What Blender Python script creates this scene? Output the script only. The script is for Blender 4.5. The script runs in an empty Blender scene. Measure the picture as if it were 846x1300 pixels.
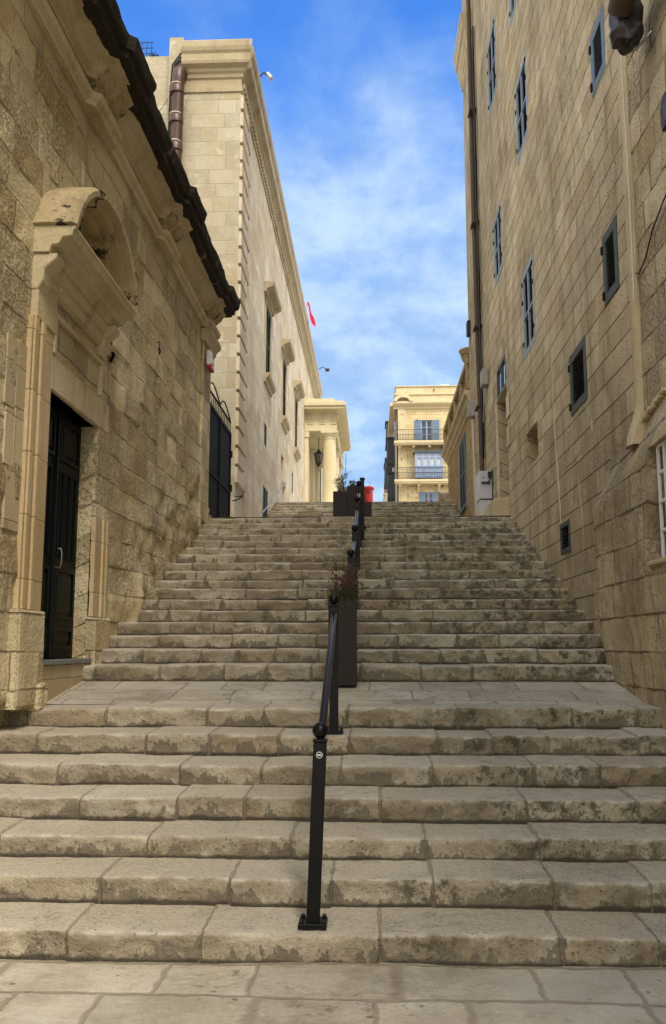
import bpy, bmesh, math, random
import numpy as np
from mathutils import Vector, Matrix
R = math.radians
scene = bpy.context.scene
COL = scene.collection
random.seed(7)

# ------------------------------------------------------------------ noise (numpy)
_rs = np.random.RandomState(11)
_lat = _rs.rand(256, 256)
def vnoise(x, y, s=1.0, o=0):
    x = np.asarray(x, float)*s + 17.3*o + 100; y = np.asarray(y, float)*s + 41.7*o + 100
    xi = np.floor(x).astype(int); yi = np.floor(y).astype(int)
    fx = x-xi; fy = y-yi
    fx = fx*fx*(3-2*fx); fy = fy*fy*(3-2*fy)
    a = _lat[xi % 256, yi % 256]; b = _lat[(xi+1) % 256, yi % 256]
    c = _lat[xi % 256, (yi+1) % 256]; d = _lat[(xi+1) % 256, (yi+1) % 256]
    return (a*(1-fx)+b*fx)*(1-fy)+(c*(1-fx)+d*fx)*fy
def fbm(x, y, s=1.0, oc=4, o=0):
    t = 0; a = .5
    for k in range(oc):
        t = t + a*(vnoise(x, y, s*2**k, o+k*3.1)-.5); a *= .5
    return t*2          # about -1..1
def sstep(a, b, x):
    t = np.clip((np.asarray(x, float)-a)/(b-a), 0, 1); return t*t*(3-2*t)

# ------------------------------------------------------------------ shader helper
class NT:
    def __init__(s, name, rough=.9, metallic=0, spec=.3):
        s.m = bpy.data.materials.new(name); s.m.use_nodes = True
        s.t = s.m.node_tree; s.t.nodes.clear()
        s.out = s.t.nodes.new('ShaderNodeOutputMaterial')
        s.b = s.t.nodes.new('ShaderNodeBsdfPrincipled')
        s.t.links.new(s.b.outputs[0], s.out.inputs[0])
        s.b.inputs['Roughness'].default_value = rough
        s.b.inputs['Metallic'].default_value = metallic
        s.b.inputs['Specular IOR Level'].default_value = spec
    def put(s, sock, v):
        if isinstance(v, bpy.types.NodeSocket): s.t.links.new(v, sock)
        else:
            try: sock.default_value = v
            except Exception:
                sock.default_value = v[:3] if len(v) == 4 else (*v, 1)
    def M(s, op, a, b=None, c=None):
        n = s.t.nodes.new('ShaderNodeMath'); n.operation = op
        for i, v in enumerate((a, b, c)):
            if v is not None: s.put(n.inputs[i], v)
        return n.outputs[0]
    def uv(s):
        n = s.t.nodes.new('ShaderNodeUVMap'); return n.outputs[0]
    def oc(s):
        n = s.t.nodes.new('ShaderNodeTexCoord'); return n.outputs['Object']
    def sep(s, v):
        n = s.t.nodes.new('ShaderNodeSeparateXYZ'); s.put(n.inputs[0], v); return n.outputs
    def comb(s, x, y, z=0.0):
        n = s.t.nodes.new('ShaderNodeCombineXYZ')
        for i, v in enumerate((x, y, z)): s.put(n.inputs[i], v)
        return n.outputs[0]
    def attr(s, name):
        n = s.t.nodes.new('ShaderNodeAttribute'); n.attribute_name = name; return n.outputs['Fac']
    def noise(s, v, sc, det=4, ro=.55, dist=0):
        n = s.t.nodes.new('ShaderNodeTexNoise'); s.put(n.inputs['Vector'], v)
        n.inputs['Scale'].default_value = sc; n.inputs['Detail'].default_value = det
        n.inputs['Roughness'].default_value = ro; n.inputs['Distortion'].default_value = dist
        return n.outputs[0]
    def voro(s, v, sc, feat='F1'):
        n = s.t.nodes.new('ShaderNodeTexVoronoi'); n.feature = feat; s.put(n.inputs['Vector'], v)
        n.inputs['Scale'].default_value = sc; return n.outputs['Distance']
    def white(s, v, dim='2D'):
        n = s.t.nodes.new('ShaderNodeTexWhiteNoise'); n.noise_dimensions = dim
        if dim == '1D': s.put(n.inputs['W'], v)
        else: s.put(n.inputs['Vector'], v)
        return n.outputs['Value']
    def map(s, v, a, b, c=0.0, d=1.0, smooth=True):
        n = s.t.nodes.new('ShaderNodeMapRange'); n.interpolation_type = 'SMOOTHSTEP' if smooth else 'LINEAR'
        s.put(n.inputs[0], v)
        for i, q in enumerate((a, b, c, d)): s.put(n.inputs[i+1], q)
        return n.outputs[0]
    def mix(s, f, a, b, mode='MIX'):
        n = s.t.nodes.new('ShaderNodeMix'); n.data_type = 'RGBA'; n.blend_type = mode
        s.put(n.inputs[0], f)
        for i, q in ((6, a), (7, b)):
            if isinstance(q, tuple) and len(q) == 3: q = (*q, 1)
            s.put(n.inputs[i], q)
        return n.outputs[2]
    def val(s, col, f):      # multiply colour by scalar
        n = s.t.nodes.new('ShaderNodeVectorMath'); n.operation = 'SCALE'
        s.put(n.inputs[0], col); s.put(n.inputs['Scale'], f); return n.outputs[0]
    def bump(s, h, dist=1.0, strength=1.0):
        n = s.t.nodes.new('ShaderNodeBump'); s.put(n.inputs['Height'], h)
        n.inputs['Distance'].default_value = dist; n.inputs['Strength'].default_value = strength
        s.t.links.new(n.outputs[0], s.b.inputs['Normal'])
    def color(s, c):
        if isinstance(c, tuple) and len(c) == 3: c = (*c, 1)
        s.put(s.b.inputs['Base Color'], c)

def courses(n, hc, bw, jw, warp=.012, vj=1.0, brk_=0.):
    """joint mask, block random, second random from metre UVs"""
    x, y, _ = n.sep(n.uv())
    w1 = n.M('MULTIPLY', n.M('SUBTRACT', n.noise(n.uv(), 1.1, 1), .5), warp*1.2)
    nz2 = n.noise(n.uv(), 9, 2)
    w2 = n.M('MULTIPLY', n.M('SUBTRACT', nz2, .5), warp)
    y = n.M('ADD', n.M('ADD', y, w1), w2)
    x = n.M('ADD', x, w2)
    rw = n.M('DIVIDE', y, hc); row = n.M('FLOOR', rw)
    r1 = n.white(row, '1D'); r2 = n.white(n.M('ADD', row, 31.7), '1D')
    w = n.M('MULTIPLY', bw, n.M('ADD', .75, n.M('MULTIPLY', r1, .5)))
    uu = n.M('ADD', n.M('DIVIDE', x, w), n.M('MULTIPLY', r2, 23.0))
    uu = n.M('ADD', uu, n.M('MULTIPLY', n.M('SINE', n.M('ADD', n.M('MULTIPLY', uu, 2.3), n.M('MULTIPLY', r1, 31.0))), .2))
    idx = n.M('FLOOR', uu)
    fu = n.M('SUBTRACT', uu, idx); fv = n.M('SUBTRACT', rw, row)
    du = n.M('MULTIPLY', n.M('MULTIPLY', n.M('MINIMUM', fu, n.M('SUBTRACT', 1.0, fu)), w), vj)
    dv = n.M('MULTIPLY', n.M('MINIMUM', fv, n.M('SUBTRACT', 1.0, fv)), hc)
    d = n.M('MINIMUM', du, dv)
    jwv = n.M('MULTIPLY', jw, n.M('ADD', .35, n.M('MULTIPLY', nz2, 1.3)))
    joint = n.M('SUBTRACT', 1.0, n.map(d, n.M('MULTIPLY', jwv, .2), jwv))
    if brk_: joint = n.M('MULTIPLY', joint, n.map(n.noise(n.uv(), 2.3, 2, .65), .40, .58, 1-brk_, 1.0))
    b1 = n.white(n.comb(idx, row), '2D'); b2 = n.white(n.comb(n.M('ADD', idx, 9.5), row), '2D')
    return joint, b1, b2, d

def stone(name, a, b, hc=.27, bw=.62, jw=.012, joint=(.10, .078, .05), jd=.012, blk=.3, pit=.3,
          stain=.35, crust=0., warp=.012, masonry=True, pale=0., rough=.92, rb=.006, vj=1.0, grime=(.16, .13, .09), worn=0., brk_=.3, streak=0.):
    n = NT(name, rough, 0, .2)
    o = n.oc()
    big = n.noise(o, .7, 2, .6); mid = n.noise(o, 3.5, 3, .62); fine = n.noise(o, 34, 3, .7); vf = n.noise(o, 140, 0, .6)
    c = n.mix(n.map(n.M('ADD', big, n.M('MULTIPLY', n.M('SUBTRACT', mid, .5), .7)), .35, .68), a, b)
    h = n.M('MULTIPLY', n.M('SUBTRACT', fine, .5), rb)
    h = n.M('ADD', h, n.M('MULTIPLY', n.M('SUBTRACT', mid, .5), rb*2.5))
    if masonry:
        J, b1, b2, d = courses(n, hc, bw, jw, warp, vj, brk_)
        c = n.val(c, n.M('ADD', 1-blk*.5, n.M('MULTIPLY', b1, blk)))
        c = n.mix(n.map(b2, .72, .95, 0, .55), c, (a[0]*.85, a[1]*.75, a[2]*.6))
        c = n.mix(n.map(n.white(n.comb(b1, b2)), .75, .98, 0, .45), c, (b[0]*1.15, b[1]*1.15, b[2]*1.2))
    # grain
    c = n.val(c, n.M('ADD', .78, n.M('MULTIPLY', fine, .44)))
    c = n.val(c, n.M('ADD', .88, n.M('MULTIPLY', vf, .24)))
    if streak:     # run-off streaks below ledges and joints
        ux, uy, _ = n.sep(n.uv())
        sk = n.noise(n.comb(n.M('MULTIPLY', ux, 3.2), n.M('MULTIPLY', uy, .22), 2.0), 1.6, 4, .7)
        c = n.mix(n.map(sk, .52, .70, 0, streak), c, grime)
        c = n.mix(n.map(sk, .44, .30, 0, streak*.6), c, (b[0]*1.2, b[1]*1.2, b[2]*1.2))
        dk = n.noise(n.comb(ux, uy, 5.0), .45, 3, .6)
        c = n.val(c, n.map(dk, .35, .65, 1-.38*streak, 1.0+.1*streak))
    # dirt stains with a shape of their own, streaky downwards
    st = n.noise(n.comb(*[n.M('MULTIPLY', q, k) for q, k in zip(n.sep(o), (1.6, 1.6, .45))]), 1.4, 4, .68)
    c = n.mix(n.map(st, .5, .72, 0, stain), c, grime)
    if pale:
        pl = n.noise(n.comb(*[n.M('ADD', q, 7.0) for q in n.sep(o)]), 1.1, 4, .7)
        c = n.mix(n.map(pl, .54, .62, 0, pale), c, (b[0]*1.35, b[1]*1.35, b[2]*1.4))
    if worn:       # honeycomb weathering in patches
        wv = n.noise(n.comb(*[n.M('ADD', q, 3.0) for q in n.sep(o)]), .9, 2, .6)
        if masonry: wv = n.M('ADD', wv, n.M('MULTIPLY', n.M('SUBTRACT', n.white(n.comb(b2, 1.7)), .5), .30))
        wm = n.map(wv, .50-.14*worn, .64-.08*worn)
        hn = n.noise(o, 27, 3, .78, 0)
        hole = n.M('MULTIPLY', n.map(hn, .53, .38), wm)
        c = n.mix(n.M('MULTIPLY', hole, .40*worn), c, (.19, .145, .08))
        h = n.M('SUBTRACT', h, n.M('MULTIPLY', hole, .013*worn))
    if pit:
        pv = n.voro(o, 26)
        pm = n.M('MULTIPLY', n.map(pv, .28, .12), n.map(mid, .5, .62))
        c = n.mix(n.M('MULTIPLY', pm, pit*1.4), c, (.09, .07, .045))
        h = n.M('SUBTRACT', h, n.M('MULTIPLY', pm, .012*pit))
    if crust:
        cn = n.noise(o, 2.6, 4, .7)
        c = n.mix(n.map(cn, .62-.32*crust, .70-.32*crust, 0, .93), c, (.022, .019, .016))
        h = n.M('ADD', h, n.M('MULTIPLY', n.noise(o, 11, 3, .7), .03*crust))
    if masonry:
        c = n.mix(n.M('MULTIPLY', J, .8), c, joint)
        h = n.M('SUBTRACT', h, n.M('MULTIPLY', J, jd))
        h = n.M('ADD', h, n.M('MULTIPLY', b1, jd*.5))
    n.color(c); n.bump(h, 1.0, 1.0)
    return n.m

def flat(name, c, rough=.6, metallic=0, spec=.4, var=.12, sc=14, dirt=0., bmp=.0):
    n = NT(name, rough, metallic, spec); o = n.oc()
    f = n.noise(o, sc, 5, .6)
    col = n.val((*c, 1), n.M('ADD', 1-var, n.M('MULTIPLY', f, 2*var)))
    if dirt: col = n.mix(n.map(n.noise(o, 4, 6, .7), .5, .72, 0, dirt), col, (.14, .11, .08))
    n.color(col)
    n.put(n.b.inputs['Roughness'], n.M('ADD', rough-.08, n.M('MULTIPLY', n.noise(o, 9, 4), .16)))
    if bmp: n.bump(n.M('MULTIPLY', f, bmp))
    return n.m

def step_mat():
    n = NT('worn_step_limestone', .85, 0, .25); o = n.oc()
    jd = n.attr('jd'); rh = n.attr('rh'); blk = n.attr('blk'); tread = n.attr('tread')
    big = n.noise(o, .9, 2, .6); mid = n.noise(o, 5, 3, .65); fine = n.noise(o, 38, 3, .7); vf = n.noise(o, 160, 0, .6)
    x0_, y0_, z0_ = n.sep(o)
    c = n.mix(n.map(big, .35, .65), (.40, .345, .245), (.50, .445, .335))
    c = n.mix(n.map(blk, .66, .9, 0, .75), c, (.53, .49, .40))
    c = n.mix(n.map(blk, .2, .05, 0, .6), c, (.30, .225, .13))
    c = n.val(c, n.M('ADD', .86, n.M('MULTIPLY', n.white(n.comb(blk, 3.3)), .26)))
    c = n.mix(n.map(mid, .45, .7, 0, .4), c, (.30, .25, .175))
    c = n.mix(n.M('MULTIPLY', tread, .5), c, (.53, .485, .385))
    c = n.val(c, n.M('ADD', .55, n.M('MULTIPLY', fine, .9)))
    c = n.val(c, n.M('ADD', .7, n.M('MULTIPLY', vf, .6)))
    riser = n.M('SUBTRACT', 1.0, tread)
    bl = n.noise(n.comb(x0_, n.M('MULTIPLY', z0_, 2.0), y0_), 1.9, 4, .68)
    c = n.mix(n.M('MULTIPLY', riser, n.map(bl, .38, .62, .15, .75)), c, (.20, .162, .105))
    c = n.mix(n.M('MULTIPLY', n.map(n.noise(o, 2.7, 4, .7), .56, .66), .5), c, (.44, .41, .33))
    # worn pale edge just at the nose
    c = n.mix(n.M('MULTIPLY', n.attr('nose'), n.map(n.noise(o, 6, 3), .40, .66, .05, .75)), c, (.60, .555, .455))
    # lichen / black grime on risers, heavier to the right
    x, y, z = n.sep(o)
    ln = n.noise(o, 8, 5, .78); lz = n.noise(o, 1.6, 2, .6)
    zone = n.map(n.M('ADD', n.M('MULTIPLY', x, .10), lz), .44, .66)
    sp = n.M('MULTIPLY', n.map(ln, .46, .60), zone)
    sp = n.M('MULTIPLY', sp, n.M('SUBTRACT', 1.0, n.M('MULTIPLY', tread, .72)))
    c = n.mix(n.M('MULTIPLY', sp, .85), c, (.065, .056, .038))
    # grey cement smeared along the foot of the riser and up the joints
    sm = n.noise(n.comb(x, n.M('MULTIPLY', z, .5), y), 5.5, 4, .72)
    reach = n.M('ADD', n.M('SUBTRACT', n.M('MULTIPLY', n.map(sm, .40, .68), .11), .008), n.M('MULTIPLY', n.map(jd, .05, .0), n.M('MULTIPLY', n.map(sm, .4, .65), .14)))
    sme = n.M('MULTIPLY', n.map(n.M('SUBTRACT', rh, reach), .012, -.004), n.M('SUBTRACT', 1.0, tread))
    c = n.mix(n.M('MULTIPLY', sme, .85), c, n.mix(fine, (.125, .108, .078), (.20, .172, .125)))
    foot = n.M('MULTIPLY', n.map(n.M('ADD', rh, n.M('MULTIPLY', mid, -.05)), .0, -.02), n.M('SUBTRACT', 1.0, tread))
    c = n.mix(n.M('MULTIPLY', foot, .85), c, (.05, .043, .032))  # contact shade of the crease, painted dark along the riser foot
    jn = n.M('SUBTRACT', n.M('MULTIPLY', n.noise(o, 7, 2, .7), .040), .011)
    J = n.map(n.M('SUBTRACT', jd, jn), .003, -.003)
    jt = n.M('MULTIPLY', J, n.M('SUBTRACT', 1.0, n.M('MULTIPLY', tread, .35)))
    c = n.mix(n.M('MULTIPLY', jt, .8), c, (.185, .155, .11))
    pv = n.voro(o, 38); pm = n.M('MULTIPLY', n.map(pv, .3, .12), n.map(mid, .48, .6))
    c = n.mix(n.M('MULTIPLY', pm, .6), c, (.12, .1, .07))
    n.color(c)
    h = n.M('MULTIPLY', n.M('SUBTRACT', fine, .5), .013)
    h = n.M('ADD', h, n.M('MULTIPLY', n.M('SUBTRACT', mid, .5), .02))
    h = n.M('SUBTRACT', h, n.M('MULTIPLY', J, .006))
    h = n.M('SUBTRACT', h, n.M('MULTIPLY', pm, .006))
    n.bump(h)
    return n.m

def paving_mat(name, hc, bw, jw, warm=0.):
    n = NT(name, .85, 0, .25); o = n.oc()
    J, b1, b2, d = courses(n, hc, bw, jw, .05, 1.0)
    mid = n.noise(o, 3, 4, .65); fine = n.noise(o, 30, 3, .7); vf = n.noise(o, 150, 0, .6)
    c = n.mix(n.map(mid, .38, .64), (.39-.0*warm, .35, .265), (.49, .45, .36))
    c = n.val(c, n.M('ADD', .84, n.M('MULTIPLY', b1, .3)))
    c = n.mix(n.map(b2, .72, .95, 0, .5), c, (.42, .385, .31))
    c = n.val(c, n.M('ADD', .72, n.M('MULTIPLY', fine, .56)))
    c = n.val(c, n.M('ADD', .85, n.M('MULTIPLY', vf, .3)))
    c = n.mix(n.map(n.noise(o, 1.7, 4, .72), .5, .68, 0, .5), c, (.22, .19, .145))
    pv = n.voro(o, 9); pm = n.M('MULTIPLY', n.map(pv, .16, .11), n.map(n.noise(o, 2.3, 3), .46, .56))
    c = n.mix(n.M('MULTIPLY', pm, .65), c, (.075, .068, .055))      # chewing gum and drops
    spk = n.M('MULTIPLY', n.map(n.noise(o, 13, 4, .75), .54, .64), n.map(n.noise(o, 1.1, 2), .42, .6))
    c = n.mix(n.M('MULTIPLY', spk, .6), c, (.13, .115, .09))
    c = n.mix(n.map(n.noise(n.comb(*[n.M('ADD', q, 11.0) for q in n.sep(o)]), .8, 4, .65), .52, .62, 0, .5), c, (.50, .47, .40))
    c = n.mix(n.M('MULTIPLY', J, .6), c, (.24, .19, .135))
    n.color(c)
    h = n.M('ADD', n.M('MULTIPLY', fine, .006), n.M('MULTIPLY', mid, .014))
    h = n.M('SUBTRACT', h, n.M('MULTIPLY', J, .006)); h = n.M('ADD', h, n.M('MULTIPLY', b1, .004))
    n.bump(h)
    return n.m

M = {}
M['left_wall'] = stone('rough_limestone', (.56, .465, .275), (.63, .545, .355), hc=.30, bw=.72, jw=.016, pit=.6, stain=.45, worn=1.0, streak=.2, rb=.02, jd=.018, warp=.03, joint=(.27, .21, .115), vj=1.6, brk_=.85, grime=(.33, .26, .145))
M['left_trim'] = stone('dressed_limestone', (.53, .44, .27), (.60, .515, .345), masonry=False, pit=.25, stain=.4, worn=.15, rb=.006)
M['new_stone'] = stone('new_golden_limestone', (.52, .395, .215), (.56, .44, .265), hc=.52, bw=3.0, jw=.009, pit=.1, stain=.12, rb=.003, jd=.004, joint=(.27, .2, .12))
M['patch_stone'] = stone('smooth_repair_limestone', (.46, .38, .235), (.5, .42, .27), hc=.42, bw=.5, jw=.008, pit=.1, stain=.15, rb=.003, jd=.004, joint=(.2, .16, .1))
M['crust'] = stone('black_crusted_limestone', (.27, .21, .13), (.2, .16, .1), masonry=False, pit=.5, stain=.6, crust=1.0, rb=.02)
M['crust2'] = stone('part_crusted_limestone', (.43, .34, .19), (.48, .385, .23), masonry=False, pit=.5, stain=.6, crust=.16, rb=.012)
M['arch'] = stone('arch_limestone', (.43, .34, .19), (.48, .385, .23), masonry=False, pit=.5, stain=.9, crust=.30, rb=.012)
M['mid_wall'] = stone('pale_ashlar', (.55, .47, .335), (.63, .56, .43), hc=.40, bw=.95, jw=.010, joint=(.36, .30, .2), jd=.004, blk=.13, pit=.12, stain=.3, grime=(.34, .27, .17), pale=.5, rb=.004)
M['mid_perp'] = stone('yellow_ashlar', (.44, .385, .265), (.50, .455, .34), hc=.33, bw=.62, jw=.014, joint=(.40, .345, .245), jd=.004, blk=.22, pit=.12, stain=.25, grime=(.36, .28, .17), pale=.55, rb=.005)
M['mid_trim'] = stone('cornice_limestone', (.44, .365, .235), (.51, .44, .30), masonry=False, pit=.15, stain=.4, rb=.005)
M['portico'] = stone('cream_limestone', (.62, .54, .345), (.66, .59, .41), masonry=False, pit=.0, stain=.12, rb=.002, grime=(.45, .36, .2))
M['right_wall'] = stone('brown_ashlar', (.48, .395, .25), (.54, .455, .305), hc=.262, bw=.60, jw=.014, joint=(.11, .08, .045), jd=.009, blk=.2, pit=.85, stain=.55, warp=.014, rb=.008, pale=.25, vj=2.2, worn=.45, streak=.45, brk_=.2, grime=(.19, .135, .075))
M['near_wall'] = stone('brown_rough_ashlar', (.46, .375, .235), (.53, .445, .295), hc=.30, bw=.46, jw=.016, brk_=.6, streak=.3, joint=(.13, .095, .05), jd=.014, blk=.34, pit=.9, stain=.6, warp=.03, rb=.018, pale=.35, worn=.9, vj=1.3)
M['plaster'] = stone('pale_lime_plaster', (.50, .41, .25), (.57, .48, .31), masonry=False, pit=.05, stain=.4, rb=.006)
M['far_house'] = stone('golden_ashlar', (.36, .27, .135), (.42, .325, .175), hc=.262, bw=.55, jw=.016, joint=(.14, .1, .055), jd=.010, blk=.3, pit=.3, stain=.3, rb=.006)
M['back_wall'] = stone('cream_ashlar', (.58, .465, .25), (.64, .53, .315), hc=.30, bw=.7, jw=.03, joint=(.42, .34, .2), jd=.01, blk=.15, pit=0, stain=.25, grime=(.42, .33, .2), rb=.006)
M['back_trim'] = stone('cream_trim', (.56, .46, .275), (.62, .53, .34), masonry=False, pit=0, stain=.25, grime=(.36, .28, .17))
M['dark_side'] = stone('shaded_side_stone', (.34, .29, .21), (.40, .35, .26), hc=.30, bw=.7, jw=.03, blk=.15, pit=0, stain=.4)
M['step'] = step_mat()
M['paving'] = paving_mat('worn_paving_slabs', .42, .62, .016)
M['paving_low'] = paving_mat('large_worn_slabs', .43, .55, .026)
M['street'] = paving_mat('upper_street_slabs', .5, .7, .02)
M['earth'] = flat('dry_earth', (.2, .17, .12), .95, bmp=.02)
M['black'] = flat('gloss_black_paint', (.004, .004, .004), .35, 0, .22, .2, 30, 0, .0006)
M['rail'] = flat('polished_dark_rail', (.03, .03, .034), .16, .75, .6, .2, 20)
M['black_metal'] = flat('old_black_iron', (.007, .007, .0065), .7, .0, .12, .4, 9, .12, .003)
M['door'] = flat('dark_green_door_paint', (.003, .006, .005), .5, 0, .15, .25, 8)
M['brass'] = flat('dull_steel', (.22, .2, .17), .4, .8)
M['planter'] = flat('dark_brown_planter', (.034, .027, .024), .6, 0, .2, .12, 5)
M['soil'] = flat('potting_soil', (.05, .035, .022), .95, bmp=.02)
M['red'] = flat('pillar_box_red', (.36, .008, .008), .35, 0, .5, .08)
M['flag'] = flat('red_cloth', (.75, .01, .03), .8, 0, .2, .1)
M['white_cloth'] = flat('white_cloth', (.75, .75, .75), .8, 0, .2, .05)
M['blue_frame'] = flat('blue_grey_wood_paint', (.115, .165, .215), .55, 0, .4, .12, 10, .12)
M['slate_frame'] = flat('slate_green_wood_paint', (.052, .066, .062), .6, 0, .4, .12, 10, .1)
M['pale_frame'] = flat('pale_grey_frame_paint', (.24, .30, .36), .5, 0, .4, .1, 10)
M['louvre'] = flat('dark_louvre_slats', (.012, .014, .014), .6, 0, .3, .2)
M['green_shutter'] = flat('dark_green_shutter', (.010, .028, .024), .55, 0, .4, .2)
M['teal_shutter'] = flat('dark_teal_shutter', (.012, .045, .075), .5, 0, .4, .2)
M['dark'] = flat('dark_interior', (.008, .008, .008), .9, 0, .1)
M['glass'] = flat('window_glass', (.02, .026, .03), .08, 0, .8, .1)
M['sky_glass'] = flat('reflective_glass', (.32, .36, .40), .05, .85, .8, .05)
M['blue_wood'] = flat('cornflower_blue_wood', (.27, .35, .52), .5, 0, .4, .08)
M['blue_wood2'] = flat('blue_shutter_wood', (.15, .23, .36), .5, 0, .4, .08)
M['curtain'] = flat('pale_curtain_glass', (.42, .45, .45), .35, 0, .5, .2, 3)
M['iron_rail'] = flat('grey_wrought_iron', (.05, .055, .06), .6, .3)
M['roof'] = flat('flat_roof_screed', (.42, .38, .3), .9, bmp=.01)
M['cabinet'] = flat('pale_grey_cabinet_paint', (.50, .51, .53), .45, 0, .4, .06, 5, .12)
M['grey_box'] = flat('weathered_grey_plastic', (.34, .31, .27), .6, 0, .3, .12, 9, .3)
M['pipe_brown'] = flat('dark_brown_pipe_paint', (.065, .028, .02), .42, 0, .45, .25, 9, .25, .002)
M['pipe_rust'] = flat('weathered_iron_pipe', (.085, .058, .042), .7, .1, .3, .3, 9, .3, .003)
M['cement'] = flat('pale_pipe_cement', (.45, .40, .32), .9, bmp=.01)
M['cable'] = flat('black_cable', (.015, .014, .013), .6)
M['grey_cable'] = flat('grey_cable', (.17, .15, .13), .6)
M['white_cable'] = flat('white_cable', (.6, .57, .5), .6)
M['white_bar'] = flat('white_painted_bars', (.72, .73, .75), .45, 0, .4, .08, 10, .12)
M['steel'] = flat('stainless_steel', (.5, .5, .5), .3, .9)
M['white_plastic'] = flat('white_plastic', (.68, .68, .66), .4)
M['lamp_black'] = flat('black_lamp_casing', (.012, .012, .013), .45)
M['lamp_glass'] = flat('lantern_glass', (.10, .10, .09), .1, 0, .6)
M['sign'] = flat('cream_sign_plate', (.50, .44, .31), .55, 0, .3, .1)
M['twig'] = flat('brown_twig', (.10, .055, .04), .85)
M['dry_leaf'] = flat('dry_reddish_leaf', (.15, .095, .07), .8, 0, .2, .35, 40)
M['grey_leaf'] = flat('dry_grey_leaf', (.15, .115, .085), .8, 0, .2, .35, 40)
M['green_leaf'] = flat('dull_green_leaf', (.065, .085, .03), .7, 0, .3, .35, 40)
M['bush'] = flat('rooftop_weed', (.07, .06, .035), .8, 0, .2, .3, 40)

# ------------------------------------------------------------------ object helpers
OFF = {}
def thing(name, label, cat, loc, group=None):
    o = bpy.data.objects.new(name, None); COL.objects.link(o); o.location = loc
    o.empty_display_size = .2
    o['label'] = label; o['category'] = cat
    if group: o['group'] = group
    OFF[o.name] = Vector(loc); return o
def link(name, me, mat, parent=None, loc=None, label=None, cat=None, group=None, kind=None, smooth=False):
    """me holds world coordinates; shift them to the thing's origin"""
    off = OFF[parent.name] if parent else Vector(loc or (0, 0, 0))
    if off.length: me.transform(Matrix.Translation(-off))
    me.materials.append(mat)
    o = bpy.data.objects.new(name, me); COL.objects.link(o)
    if parent: o.parent = parent
    else: o.location = off
    OFF[o.name] = off
    if label: o['label'] = label
    if cat: o['category'] = cat
    if group: o['group'] = group
    if kind: o['kind'] = kind
    if smooth:
        me.polygons.foreach_set('use_smooth', [True]*len(me.polygons))
    return o
def box_uv(me):
    uvl = me.uv_layers.new(name='UVMap')
    for p in me.polygons:
        n = p.normal; ax = max(range(3), key=lambda k: abs(n[k]))
        for li in p.loop_indices:
            c = me.vertices[me.loops[li].vertex_index].co
            uvl.data[li].uv = (c.y, c.z) if ax == 0 else ((c.x, c.z) if ax == 1 else (c.x, c.y))
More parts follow.
